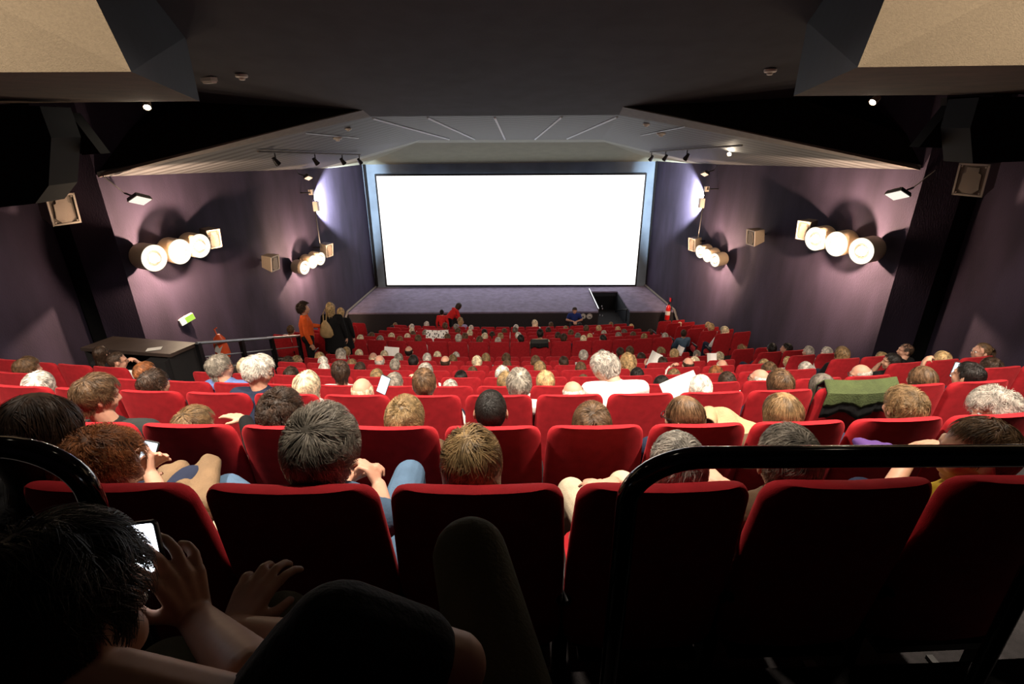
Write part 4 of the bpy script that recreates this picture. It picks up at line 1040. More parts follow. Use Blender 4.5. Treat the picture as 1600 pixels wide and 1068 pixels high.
def sit(k, px, ytop, hair, hc, cloth='navy', yaw=0, pitch=0, roll=0, pose='rest', legs='navy', short=False, skin='skin', glasses=False, eyes=False, lab=None, near=0, dyx=0, seed=None, kw=None, hscale=1.0):
    yaw_, pitch_, roll_ = math.radians(yaw), math.radians(pitch), math.radians(roll)
    base = dict(POSES[pose]); pt = base.get('pitch', 0)+pitch_
    J = J_of(pose, **{**dict(yaw=yaw_, pitch=pt, roll=roll_), **(kw or {})})
    loc, a, s = head_place(k, px, ytop, J, hair, dyx=dyx)
    if k > 1 and not kw:        # lean so that the hips stay near a seat centre
        dx = min((sx-loc.x+(5 if any(u[:3] == (k, b_, i_) for u in USED) and abs(sx-loc.x) < .3 else 0) for (kk, b_, i_, n_, sx) in SEATS if kk == k), key=abs)
        dx = dx if abs(dx) < .6 else 0
        q = max(-.20, min(.20, round(dx/.05)*.05))
        if q:
            kw = dict(head=tuple(J['head']-V(q, 0, 0)), chest=tuple(J['chest']-V(q*.6, 0, 0)), **{j: tuple(J[j]-V(q*.8, 0, 0)) for j in ('shL', 'shR')})
            J = J_of(pose, **{**dict(yaw=yaw_, pitch=pt, roll=roll_), **kw}); loc, a, s = head_place(k, px, ytop, J, hair, dyx=dyx)
    vox = (.006 if k <= 2 else .0095 if k <= 6 else .013 if k <= 9 else .018)
    n, w_ = ((6500, .0022) if k <= 2 else (2600, .0034) if k <= 5 else (1100, .005) if k <= 9 else (500, .009))
    word = lab or ('person with %s %s hair' % (STYLEWORD[hair], HAIRWORD[hc]) if hair != 'bald' else 'balding person with %s fringe' % HAIRWORD[hc])
    pl = mkplace(k, loc.x)
    label = '%s, %s' % (word, pl)
    if len(label.split()) > 16: label = word+', '+pl.split(',')[0]
    if len(label.split()) > 16: print('LONG', len(label.split()), label)
    key = (pose, yaw, pitch, roll, tuple(sorted((a_, tuple(b_) if hasattr(b_, '__len__') else b_) for a_, b_ in (kw or {}).items())))
    o = build_figure(J, loc, a, s, hair, hc, cloth, legs, label, key, vox, n, w_, skin, short, 'people in the cinema seats', eyes, glasses, True, seed or 1, g=1.0 if k <= 3 else 1.15, hscale=hscale)
    PEOPLE.append((o, J, k)); return o
# ================================================================ the audience
def W2L(o_loc, a, s, p):   # world point -> figure's own space
    return Matrix.Rotation(-a, 3, 'Z') @ ((Vector(p)-o_loc)/s)
# --- row 1 (nearest): each with an own pose
def near(k, px, ytop, hair, hc, cloth, lab, world=None, **kw):
    """world: joint name -> world point, turned into the figure's own space"""
    o_kw = dict(kw.pop('kw', {}) or {})
    yaw, pitch, roll = kw.get('yaw', 0), kw.get('pitch', 0), kw.get('roll', 0); pose = kw.get('pose', 'rest')
    J = J_of(pose, yaw=math.radians(yaw), pitch=POSES[pose].get('pitch', 0)+math.radians(pitch), roll=math.radians(roll), **o_kw)
    loc, a, s = head_place(k, px, ytop, J, hair)
    for n_, p in (world or {}).items(): o_kw[n_] = tuple(W2L(loc, a, s, p))
    return sit(k, px, ytop, hair, hc, cloth, lab=lab, kw=o_kw, **kw)
Y1 = ROWY[1]
near(1, 30, 618, 'long', 'dkbrown', 'black', 'person with long dark brown hair at the lower left edge', yaw=-10, seed=3, kw=dict(head=(.13, .17, 1.115), chest=(.07, .165, .83), shL=(-.08, .155, .93), shR=(.26, .155, .93)))
au = near(1, 163, 664, 'wavy', 'auburn', 'beige', 'person with auburn hair looking at a lit phone', yaw=-48, pitch=22, short=True, legs='beige',
     world=dict(elR=P(262, 800, Y=Y1+.34), wrR=P(236, 742, Y=Y1+.50), elL=P(150, 800, Y=Y1+.38), wrL=P(205, 748, Y=Y1+.50)), kw=dict(hdR=(-.25, .6, .6), hdL=(.4, .6, .4), hnR=(-.7, -.5, .1), hnL=(.7, -.5, .1), curl=.7))
gm = near(1, 490, 641, 'messy', 'grey', 'jeans', 'person with tousled grey brown hair and clasped hands', yaw=-6, legs='jeans', seed=5, hscale=1.06, short=True,
     world=dict(elR=P(598, 800, Y=Y1+.33), wrR=P(592, 758, Y=Y1+.48), elL=P(505, 800, Y=Y1+.33), wrL=P(543, 752, Y=Y1+.50), knR=P(640, 742, Y=Y1+.84), knL=P(356, 764, Y=Y1+.80), anR=P(650, 800, Y=Y1+.93), anL=P(360, 810, Y=Y1+.93)),
     kw=dict(shL=(-.15, .155, .87), shR=(.15, .155, .87), hdR=(-.55, .45, .75), hdL=(.75, .45, .45), hnR=(-.8, -.2, -.5), hnL=(.6, -.3, -.7), curl=.95))
bl = near(1, 734, 673, 'bob', 'dirty', 'black', 'person with straight dark blonde bob in the middle', legs='black', seed=7, kw=dict(head=(0, .17, 1.115)))
wg = near(1, 1068, 684, 'short', 'ltgrey', 'beige', 'person in beige trousers with light grey hair', legs='khaki', seed=9,
     world=dict(knL=P(893, 768, Y=Y1+.80), knR=P(972, 757, Y=Y1+.84), anL=P(880, 840, Y=Y1+.86), anR=P(985, 830, Y=Y1+.90), elL=P(905, 840, Y=Y1+.30), wrL=P(925, 770, Y=Y1+.50), wrR=P(965, 772, Y=Y1+.50), elR=P(1010, 820, Y=Y1+.34)),
     kw=dict(hdL=(.85, .3, .2), hdR=(-.85, .3, .2), hnL=(0, .1, -1), hnR=(0, .1, -1), curl=.5), short=True)
wg['label'] =  'person in beige trousers with short light grey hair and folded hands behind the guard rail'
near(1, 1246, 671, 'short', 'grey', 'brown', 'person with short grey hair above the guard rail', seed=11, short=True,
     world=dict(elL=P(1190, 800, Y=Y1+.25), wrL=P(1128, 755, Y=Y1+.42)), kw=dict(hdL=(-.4, .8, .1)))
near(1, 1548, 655, 'thin', 'brown', 'yellow', 'person with receding brown hair and yellow collar, hands clasped', yaw=62, pitch=8, skin='skindark', seed=13, short=True,
     world=dict(wrR=P(1484, 700, Y=Y1+.52), wrL=P(1428, 702, Y=Y1+.54)), kw=dict(hdR=(-.9, .1, .3), hdL=(.9, .1, .3), hnR=(0, -.5, -.8), hnL=(0, -.5, -.8), curl=.95))
# --- row 2
near(2, 48, 622, 'bob', 'dkbrown', 'black', 'person with dark bobbed hair turned right', yaw=-50, seed=3)
sit(2, 147, 583, 'thick', 'brown', 'dkgrey', yaw=-35, pitch=15, pose='tall', lab='person with thick brown hair in dark grey pullover', seed=5, legs='jeans', kw=dict(width=1.15, shL=(-.17, .18, 1.02), shR=(.24, .20, 1.03), chest=(.03, .19, .90), elR=(.34, .26, .80)))
near(2, 298, 634, 'messy', 'ltbrown', 'beige', 'person with tousled light brown hair turned right', yaw=-35, pitch=10, seed=5)
near(2, 430, 609, 'curly', 'dkbrown', 'black', 'person with big dark curls and one raised hand', seed=3, world=dict(elL=P(395, 690, Y=ROWY[2]+.28), wrL=P(383, 655, Y=ROWY[2]+.42)), kw=dict(hdL=(-.9, .3, .1), hnL=(0, -.2, -1), curl=.25))
near(2, 628, 621, 'wavy', 'dirty', 'brown', 'person with wavy dark blonde hair', yaw=-12, seed=8)
near(2, 766, 614, 'crop', 'black', 'black', 'person with black cropped hair', pitch=0, skin='skindark', seed=4)
near(2, 926, 633, 'messy', 'brown', 'navy', 'person with tousled brown hair', pitch=10, seed=6, hscale=1.13)
near(2, 1073, 618, 'long', 'brown', 'navy', 'person with long brown hair looking left', yaw=48, pitch=6, glasses=True, seed=6)
near(2, 1231, 617, 'long', 'ltbrown', 'brown', 'person with long smooth light brown hair', seed=7, hscale=1.06)
near(2, 1427, 605, 'thick', 'ltbrown', 'black', 'person with thick light brown hair, one arm reaching left', seed=9, world=dict(elL=P(1395, 690, Y=ROWY[2]+.2), wrL=P(1378, 680, Y=ROWY[2]+.4)))
near(2, 1553, 604, 'wavy', 'ltgrey', 'white', 'person with wavy pale grey hair facing left', yaw=75, pitch=15, roll=12, seed=10, eyes=True, hscale=1.08)
# --- row 3
sit(3, 51, 581, 'bob', 'white', 'white', seed=4)
sit(3, 231, 578, 'thick', 'dkbrown', 'black', yaw=-20, seed=3, lab='person with dark brown hair held by a clip')
sit(3, 406, 552, 'messy', 'white', 'navy', yaw=-62, pitch=20, pose='tall', glasses=True, eyes=True, lab='person with white hair and black glasses in navy jacket', seed=5, skin='skin', kw=dict(width=1.32, shL=(-.20, .18, 1.04), shR=(.20, .18, 1.04)))
sit(3, 474, 581, 'bob', 'plat', 'stripe', seed=6, yaw=-15, lab='person with pale blonde chin length hair')
ph = sit(3, 563, 592, 'bald', 'plat', 'blue', pose='phonehigh', lab='balding person holding a phone up in one hand', short=False)
sit(3, 661, 577, 'short', 'brown', 'white', yaw=8, seed=8)
sit(3, 811, 577, 'thick', 'grey', 'white', seed=9, lab='person with thick grey hair in white shirt')
sit(3, 895, 595, 'bald', 'white', 'white', pitch=12, yaw=30)
sit(3, 938, 547, 'messy', 'ltgrey', 'white', yaw=48, pitch=28, pose='tall', lab='person with light grey hair in white shirt bending left', seed=11, dyx=.06, kw=dict(head=(-.07, .28, 1.175), shL=(-.20, .20, 1.03), shR=(.20, .18, 1.05), width=1.15))
sit(3, 1098, 587, 'bun', 'white', 'white', lab='person with white hair in a bun and white top')
sit(3, 1225, 578, 'bob', 'brown', 'navy', seed=3)
sit(3, 1291, 584, 'long', 'dkgrey', 'black', seed=4, lab='person with long shiny black hair beside the green jacket')
sit(3, 1450, 572, 'long', 'brown', 'grey', seed=5)
cb = sit(3, 1524, 567, 'short', 'black', 'white', pose='phonehighL', yaw=18, skin='skindark', lab='person with black hair taking a photo with a phone', seed=6, short=True)
# --- row 4
sit(4, 37, 557, 'thick', 'brown', 'beige', yaw=-35, pitch=8, legs='jeans', seed=5)
sit(4, 220, 566, 'short', 'auburn', 'black', yaw=-20)
sit(4, 336, 554, 'thick', 'grey', 'blue', yaw=-50, glasses=True, lab='person with grey hair and glasses in blue shirt', seed=3)
sit(4, 530, 564, 'thick', 'dkbrown', 'white', yaw=28, pose='tall', seed=6, lab='person with dark brown hair in white shirt')
sit(4, 614, 583, 'short', 'grey', 'white', yaw=-10)
sit(4, 703, 593, 'short', 'ltgrey', 'white', pitch=10)
sit(4, 791, 581, 'bob', 'dirty', 'pink')
sit(4, 853, 580, 'bob', 'blonde', 'white')
sit(4, 1036, 588, 'short', 'black', 'navy')
sit(4, 1139, 582, 'short', 'dkbrown', 'navy')
sit(4, 1192, 577, 'bald', 'white', 'white', yaw=50, glasses=True, lab='balding white haired person with glasses facing left')
sit(4, 1346, 569, 'bald', 'ltgrey', 'white', yaw=62, pitch=15, glasses=True, skin='skin', lab='bald person with dark glasses facing left', eyes=True)
sit(4, 1556, 559, 'thick', 'dkbrown', 'black')
# --- row 5
sit(5, 153, 540, 'long', 'dkbrown', 'black', dyx=.4)
sit(5, 180, 550, 'crop', 'dkbrown', 'white', yaw=-40, pitch=10, pose='chinR', glasses=True, short=True, lab='person with cropped hair raising a hand to the glasses')
sit(5, 380, 560, 'bob', 'plat', 'pink', yaw=20)
sit(5, 452, 573, 'bob', 'dkbrown', 'black')
sit(5, 587, 577, 'short', 'dirty', 'white')
sit(5, 664, 566, 'messy', 'ltgrey', 'white', pose='forward')
sit(5, 720, 578, 'short', 'black', 'white', pitch=20)
sit(5, 785, 572, 'bob', 'white', 'white')
sit(5, 912, 586, 'short', 'brown', 'pink')
sit(5, 997, 575, 'short', 'black', 'white')
sit(5, 1055, 577, 'short', 'ltbrown', 'navy')
sit(5, 1121, 572, 'bob', 'auburn', 'white')
sit(5, 1205, 566, 'thick', 'brown', 'navy')
sit(5, 1262, 566, 'short', 'ltgrey', 'white')
sit(5, 1399, 552, 'short', 'black', 'black', yaw=62, pose='chinL', short=True, skin='skindark', lab='person with black hair, chin on hand, facing left')
sit(5, 1478, 549, 'bob', 'blonde', 'black')
sit(5, 1540, 536, 'pony', 'brown', 'navy', yaw=70, glasses=True, eyes=True, lab='person with tied back hair and glasses facing left')
# --- row 6
sit(6, 505, 567, 'short', 'white', 'white')
sit(7, 548, 561, 'short', 'ltbrown', 'pink', yaw=-30)
sit(6, 561, 566, 'short', 'dkbrown', 'navy')
sit(6, 616, 561, 'crop', 'grey', 'white', pose='tall')
sit(6, 738, 573, 'short', 'brown', 'red')
sit(6, 844, 564, 'bob', 'dirty', 'white')
sit(6, 908, 566, 'short', 'brown', 'red')
sit(6, 962, 565, 'short', 'ltgrey', 'white')
sit(6, 982, 550, 'curly', 'blonde', 'pink', pitch=15, lab='person with curly blonde hair')
sit(6, 1077, 559, 'bald', 'dkbrown', 'white', pose='chinL')
sit(6, 1130, 562, 'bald', 'plat', 'white')
sit(6, 1197, 561, 'bob', 'dirty', 'pink')
sit(7, 1232, 563, 'short', 'blonde', 'white')
sit(6, 1320, 541, 'bob', 'ltbrown', 'black', yaw=8, lab='person with light brown bob in black top')
sit(6, 1381, 550, 'short', 'dirty', 'navy')
sit(6, 1420, 537, 'thin', 'dkbrown', 'black', yaw=60, lab='person with receding dark hair facing left')
# --- row 7
sit(7, 447, 557, 'curly', 'dkbrown', 'black'); sit(8, 462, 555, 'short', 'dirty', 'stripe', yaw=-60, glasses=True)
sit(7, 503, 557, 'short', 'white', 'white'); sit(7, 592, 555, 'bald', 'ltgrey', 'white'); sit(7, 645, 555, 'short', 'black', 'white')
sit(7, 695, 556, 'bald', 'dkbrown', 'white'); sit(7, 745, 556, 'short', 'plat', 'pink'); sit(7, 792, 563, 'short', 'brown', 'black')
sit(7, 837, 556, 'crop', 'brown', 'navy'); sit(7, 881, 556, 'short', 'dkbrown', 'white', pose='forward'); sit(7, 1036, 557, 'short', 'dkbrown', 'navy', pose='read')
sit(7, 1087, 557, 'short', 'plat', 'white'); sit(7, 1295, 542, 'short', 'white', 'white'); sit(7, 1266, 541, 'crop', 'ltgrey', 'white')
# --- row 8
sit(8, 498, 550, 'bob', 'blonde', 'white'); sit(8, 531, 544, 'bob', 'ltgrey', 'white'); sit(8, 582, 551, 'bald', 'plat', 'white'); sit(8, 622, 552, 'short', 'grey', 'white')
sit(8, 667, 551, 'short', 'white', 'white', pose='forward'); sit(8, 707, 554, 'short', 'ltbrown', 'white'); sit(8, 759, 552, 'short', 'dirty', 'white'); sit(8, 791, 552, 'short', 'brown', 'green')
sit(8, 912, 546, 'short', 'ltgrey', 'white', pitch=10); sit(8, 1003, 551, 'short', 'dkbrown', 'navy'); sit(8, 1055, 545, 'short', 'blonde', 'white'); sit(8, 1125, 549, 'short', 'plat', 'white', pose='read')
sit(8, 1208, 536, 'short', 'black', 'red', yaw=-20); sit(8, 1233, 536, 'short', 'black', 'white', yaw=60, pitch=-5)
# --- row 9
sit(9, 540, 542, 'short', 'dirty', 'white'); sit(9, 560, 546, 'short', 'plat', 'white'); sit(9, 600, 547, 'short', 'plat', 'white', pose='read'); sit(9, 638, 541, 'bald', 'black', 'grey')
sit(9, 683, 549, 'short', 'plat', 'white'); sit(9, 712, 550, 'short', 'ltgrey', 'white'); sit(9, 942, 546, 'short', 'grey', 'white'); sit(9, 970, 543, 'short', 'dkbrown', 'navy')
sit(9, 985, 541, 'short', 'brown', 'navy'); sit(9, 1034, 542, 'thick', 'dirty', 'white'); sit(9, 1090, 547, 'short', 'grey', 'white'); sit(9, 1161, 538, 'curly', 'dirty', 'navy')
# --- rows beyond the cross aisle
for k, lst in {
 10: [(562, 523, 'plat', 'pink'), (593, 524, 'grey', 'grey'), (624, 525, 'auburn', 'red'), (653, 523, 'brown', 'white'), (716, 522, 'ltgrey', 'pink'), (749, 525, 'brown', 'pink'), (778, 527, 'ltgrey', 'pink'), (814, 523, 'black', 'white'),
      (844, 514, 'black', 'beige'), (881, 521, 'dkbrown', 'navy'), (912, 524, 'plat', 'pink'), (943, 523, 'black', 'navy'), (1040, 520, 'ltgrey', 'red'), (1007, 521, 'dirty', 'brown'), (453, 508, 'brown', 'white'), (1134, 509, 'plat', 'white')],
 11: [(580, 519, 'brown', 'black'), (611, 520, 'plat', 'black'), (636, 521, 'plat', 'pink'), (699, 521, 'brown', 'white'), (726, 520, 'brown', 'navy'), (757, 520, 'plat', 'pink'), (782, 520, 'dirty', 'pink'), (810, 519, 'white', 'white'),
      (872, 519, 'dkbrown', 'navy'), (903, 520, 'dkgrey', 'navy'), (922, 521, 'blonde', 'pink'), (967, 519, 'grey', 'red'), (990, 518, 'brown', 'navy'), (1069, 515, 'dkbrown', 'jeans'), (1112, 505, 'blonde', 'white')],
 12: [(645, 517, 'brown', 'white'), (664, 515, 'grey', 'white'), (734, 515, 'plat', 'pink'), (757, 514, 'black', 'navy'), (769, 518, 'dkbrown', 'navy'), (892, 515, 'brown', 'green'), (944, 516, 'ltgrey', 'grey'), (976, 514, 'dkgrey', 'navy'), (1017, 514, 'dkbrown', 'navy'), (1107, 503, 'blonde', 'pink')],
 13: [(643, 512, 'plat', 'white'), (715, 512, 'brown', 'grey'), (788, 513, 'brown', 'pink'), (805, 511, 'dkgrey', 'white'), (857, 511, 'dkbrown', 'navy'), (916, 508, 'brown', 'white'), (936, 508, 'blonde', 'white'), (966, 510, 'blonde', 'red')],
 14: [(643, 506, 'white', 'white'), (612, 508, 'black', 'black'), (695, 504, 'brown', 'teal'), (712, 506, 'grey', 'beige'), (736, 508, 'white', 'pink'), (806, 507, 'white', 'white'), (884, 509, 'dirty', 'olive'), (987, 506, 'blonde', 'white'), (1063, 503, 'plat', 'white')],
 15: [(617, 504, 'ltbrown', 'black'), (666, 502, 'white', 'white'), (719, 495, 'dirty', 'lilac'), (836, 499, 'plat', 'white'), (861, 503, 'brown', 'navy'), (906, 504, 'black', 'navy'), (955, 503, 'dirty', 'white')]}.items():
    for j, (px, yt, hc, cl) in enumerate(lst):
        sit(k, px, yt, 'bob' if (px in (719, 836, 1134)) else 'short', hc, cl, yaw=(0, -25, 0, 25)[j % 4], pose='tall' if px in (719, 844) else 'rest')

# --- the man with the phone in the camera's own row
def wfig(Jw, base, **kw):
    J = J_of('rest', **{k_: (Vector(v_)-Vector(base) if isinstance(v_, (tuple, Vector)) and k_[:2] not in ('hd', 'hn') and k_ != 'foot' else v_) for k_, v_ in Jw.items()})
    return build_figure(J, Vector(base), 0, 1.0, **kw)
F0 = FLOORZ[0]
wfig(dict(head=P(84, 978, Y=.42), yaw=math.radians(-12), pitch=math.radians(32), roll=math.radians(-6), hip=(-.40, -.02, F0+.53), chest=(-.26, .22, -.76), shL=(-.40, .29, -.76), shR=(-.205, .42, -.55),
          elL=P(395, 1060, Y=.44), wrL=P(306, 965, Y=.62), elR=(-.075, .44, -.625), wrR=P(365, 985, Y=.66), hdL=(-.12, .12, .9), hnL=(-.7, .3, .2), hdR=(.12, .75, .25), hnR=(0, .4, -1), curl=.55, spread=.24,
          knL=(-.66, .66, F0+.57), knR=(-.475, .74, F0+.60), anL=(-.66, .74, F0+.11), anR=(-.45, .80, F0+.11)), (-.42, .0, F0),
     hair='messy', hc='black', cloth='black', legs='olive', label='person with dark hair hunched over a bright phone at the lower left corner', key='man0', hscale=.92, vox=.0045, hn=9000, hw=.0016, skin='skindark', short=True, group=None, seed=21, eyes=True)
# phone held by that man
def phone(c, up, nrm, size, label, em, holder='phone'):
    r = empty('smartphone', c); tag(r, label, 'phone')
    z = Vector(nrm).normalized(); x = Vector(up).cross(z).normalized(); y = z.cross(x)
    m3 = Matrix.Identity(3)
    for i in range(3): m3[i][0] = x[i]; m3[i][1] = y[i]; m3[i][2] = z[i]
    T = M4at((0, 0, 0), m3); w2, h2 = size[0]/2, size[1]/2
    def rr(w2, h2, rad=.008):
        pts = []
        for cx, cy, a0 in ((w2-rad, h2-rad, 0), (-w2+rad, h2-rad, PI/2), (-w2+rad, -h2+rad, PI), (w2-rad, -h2+rad, 3*PI/2)):
            for k in range(4): a = a0+PI/2*k/3; pts.append((cx+rad*math.cos(a), cy+rad*math.sin(a)))
        return pts
    mb = MB(); mb.loft([[T @ V(a, b, zz) for a, b in rr(w2*q, h2*q)] for zz, q in ((-.009, .96), (-.007, 1), (-.001, 1), (0, .98))]); mb.build('case', M['dkplastic'], r)
    mb = MB(); mb.loft([[T @ V(a, b, zz) for a, b in rr(w2*.93, h2*.93, .005)] for zz in (.0, .0008)]); mb.build('lit_display', em, r, smooth=False)
    return r
phone(P(229, 870, Y=.64), (-.25, .05, .95), (-.25, -.92, .30), (.060, .118), 'phone with a glaring white display held up at the lower left', M['phonebright'])
lamp('POINT', P(228, 862, Y=.64), .15, (.8, .88, 1), None, .03)
# photographer's own raised leg and body behind the camera
wfig(dict(head=(.10, -.50, -.30), hip=(.26, -.12, F0+.52), chest=(.20, -.30, -.78), shL=(-.06, -.36, -.60), shR=(.28, -.36, -.60), elL=(-.10, -.30, -.88), elR=(.36, -.25, -.85), wrL=(.02, -.02, -.92), wrR=(.26, .02, -.92),
          knL=P(735, 868, Y=.74), knR=(.26, .42, F0+.56), anL=(-.05, .80, -1.22), anR=(.28, .50, F0+.11)), (.12, -.1, F0),
     hair='short', hc='dkbrown', cloth='black', legs='olive', label='person in dark olive trousers, only the raised knee shows at bottom centre', key='man1', vox=.007, hn=1200, hw=.003, skin='skindark', group=None)

# --- people standing in the cross aisle and by the stage
def stand(px, ytop, Y, floor, hair, hc, cloth, legs, label, rz=0, pose='stand', **kw):
    J = J_of(pose, **{k_: kw.pop(k_) for k_ in list(kw) if k_ in BASEJ})
    p = P(px, ytop, Y=Y); s = (p.z-floor)/(J['head'].z+.115)
    return build_figure(J, V(p.x, Y, floor), rz, s, hair, hc, cloth, legs, label, ('st', px), .012, 1500, .005, group=None, short=kw.get('short', False), skin='skin')
YA = 11.25; FA = FLOORZ[9]
stand(472, 474, YA-.15, FA, 'curly', 'dkbrown', 'orange', 'black', 'standing person with dark curly hair in an orange jacket near the left wall', rz=math.radians(-70), wrL=(-.16, .28, 1.08), elL=(-.2, .05, 1.12), hdL=(.2, .9, 0), width=1.0)
stand(515, 474, YA, FA, 'bob', 'blonde', 'black', 'dkgrey', 'standing blonde person in a long black coat with a tan shoulder bag', width=1.12, legs_=0) if False else None
def coat(o, J_, s=1):
    mb = MB(); lp = []
    for z, rx, ry in ((1.30, .15, .11), (1.15, .19, .14), (.95, .20, .15), (.78, .22, .16), (.60, .24, .17)):
        lp.append([V(math.cos(2*PI*k/24)*rx, math.sin(2*PI*k/24)*ry, z) for k in range(24)])
    mb.loft(lp); mb.build('coat', CM['black'], o)
o = stand(515, 474, YA, FA, 'bob', 'blonde', 'black', 'green', 'standing blonde person in a black coat with a tan shoulder bag', width=1.12, hscale=1); coat(o, None)
o = stand(531, 482, YA+.35, FA-.02, 'bob', 'blonde', 'black', 'black', 'standing blonde person in black with head tilted, nearest the screen', width=1.08, roll=.25); coat(o, None)
# tan shoulder bag
c = P(507, 499, Y=YA-.17); b = empty('shoulder_bag', c); tag(b, 'tan slouchy shoulder bag hanging on the black coat in the aisle', 'bag')
mb = MB(); lp = [[V(math.cos(2*PI*k/16)*r, math.sin(2*PI*k/16)*r*.4, z) for k in range(16)] for z, r in ((-.02, .03), (-.12, .10), (-.26, .15), (-.38, .16), (-.44, .10))]; mb.loft(lp); mb.build('pouch', M['tanbag'], b)
mb = MB(); mb.tube([V(-.03, 0, -.04), V(-.02, .02, .14), V(.01, .10, .22), V(.04, .06, .12), V(.03, 0, -.04)], .012, 6); mb.build('strap', M['tanbag'], b)
# by the stage
FS = ZF
stand(699, 477, 18.0, FS, 'bob', 'dkbrown', 'red', 'black', 'standing person in a red top bending down in front of the stage', rz=math.radians(-60), head=(0, .45, 1.36), chest=(0, .18, 1.12), shL=(-.17, .30, 1.24), shR=(.17, .30, 1.24), elL=(-.2, .3, .98), elR=(.22, .35, .98), wrL=(-.15, .45, .85), wrR=(.15, .5, .85), pitch=.5)
stand(690, 484, 17.7, FS+.0, 'short', 'black', 'red', 'black', 'person with black hair and red shirt beside the bending one')
def stagechair(x, y):
    r = empty('stool', V(x, y, FS)); tag(r, 'black stool under the blue shirted person before the stage', 'stool')
    mb = MB(); mb.lathe([(.001, .47), (.17, .47), (.19, .45), (.19, .43), (.001, .42)], None, 20); mb.build('seat', M['dkplastic'], r)
    for sx in (-1, 1):
        for sy in (-1, 1):
            mb = MB(); mb.tube([V(sx*.10, sy*.10, .43), V(sx*.17, sy*.17, 0)], .012, 8); mb.build('leg', M['dkmetal'], r)
p = P(898, 480, Y=18.45); J = J_of('forward', elL=(-.27, .30, .72), elR=(.27, .30, .72), wrL=(-.05, .52, .74), wrR=(.05, .52, .74), hdL=(.5, .6, -.2), hdR=(-.5, .6, -.2))
s_ = (p.z-FS)/1.19
build_figure(J, V(p.x, 18.45+.27*s_, FS), PI, s_, 'short', 'dkbrown', 'royal', 'black', 'person in a royal blue short sleeved shirt sitting before the stage facing the audience', 'bluey', .012, 1500, .005, short=True, group=None, eyes=True)
stagechair(p.x, 18.45+.27*s_-.24*s_)

# ================================================================ things the audience holds or left on seats
phone(P(229, 716, Y=Y1+.60), (.15, .45, .85), (-.15, -.8, .55), (.070, .14), 'phone with lit display held by the auburn haired person', M['phonescreen'])
phone(P(599, 601, Y=ROWY[3]+.50), (.35, .1, .9), (-.2, -.93, .2), (.085, .16), 'phone with a pale display held up by the balding person in the fourth row', M['phonescreen'])['label'] = 'phone with a pale display held up by the balding person near the middle'
phone(P(1496, 578, Y=ROWY[3]+.48), (.1, 0, 1), (-.3, -.9, .1), (.07, .13), 'phone held up vertically at the right to take a picture', M['phonescreen'])
def sheet(px, py, Y, w_, h_, tilt, label, marks=False, rzz=0, cat='paper'):
    c = P(px, py, Y=Y); r = empty('paper_sheet', c, rot=(math.radians(-25), tilt, rzz)); tag(r, label, cat)
    mb = MB(); n = 6; v = []
    for j in range(2):
        for i in range(n+1):
            x = (i/n-.5)*w_; v.append((x, .02*math.cos(x/w_*5), (j-.5)*h_))
    v2 = [(a, b+.003, c_) for a, b, c_ in v]; f = [(i, i+1, n+1+i+1, n+1+i) for i in range(n)]; N2 = len(v); f += [tuple(q+N2 for q in reversed(t)) for t in f]
    f += [(i, i+N2, i+1+N2, i+1) for i in range(n)]+[(n+1+i, n+2+i, n+2+i+N2, n+1+i+N2) for i in range(n)]+[(0, n+1, n+1+N2, N2), (n, n+N2, 2*n+1+N2, 2*n+1)]
    mb.add(v+v2, f); mb.build('page', M['news'] if marks else M['paper'], r, smooth=False)
    if False:
        mb = MB(); rs = random.Random(3)
        for i in range(5):
            for j in range(4):
                if rs.random() < .65:
                    x = (i-2)*w_*.19; z = (j-1.5)*h_*.24; y0 = .02*math.cos(x/w_*5)-.006
                    mb.box((x, y0, z), (w_*.11, .003, h_*(.05+.08*rs.random())))
        mb.build('print', M['ink'], r, smooth=False)
    return r
sheet(677, 524.5, ROWY[11]+.45, .40, .32, .05, 'open newspaper held up left of centre past the cross aisle', True, cat='newspaper')
sheet(691, 525, ROWY[11]+.42, .36, .34, -.08, 'second open newspaper page held up just right of the first', True, cat='newspaper')
sheet(612, 549, ROWY[9]+.50, .32, .20, .1, 'white paper held in the last row before the cross aisle, left', False)
sheet(1022, 562, ROWY[7]+.55, .22, .28, .5, 'white sheet held slanted beside a dark haired head, right of centre')
sheet(1112, 567, ROWY[7]+.30, .16, .34, 0, 'tall white sheet hanging beside a bald head at right')
sheet(1064, 606, ROWY[3]+.55, .30, .20, -.45, 'white sheet beside the white haired bun, slanted', False)
sheet(1062, 547, ROWY[8]+.5, .14, .18, .5, 'small white sheet at the head of a blonde person')
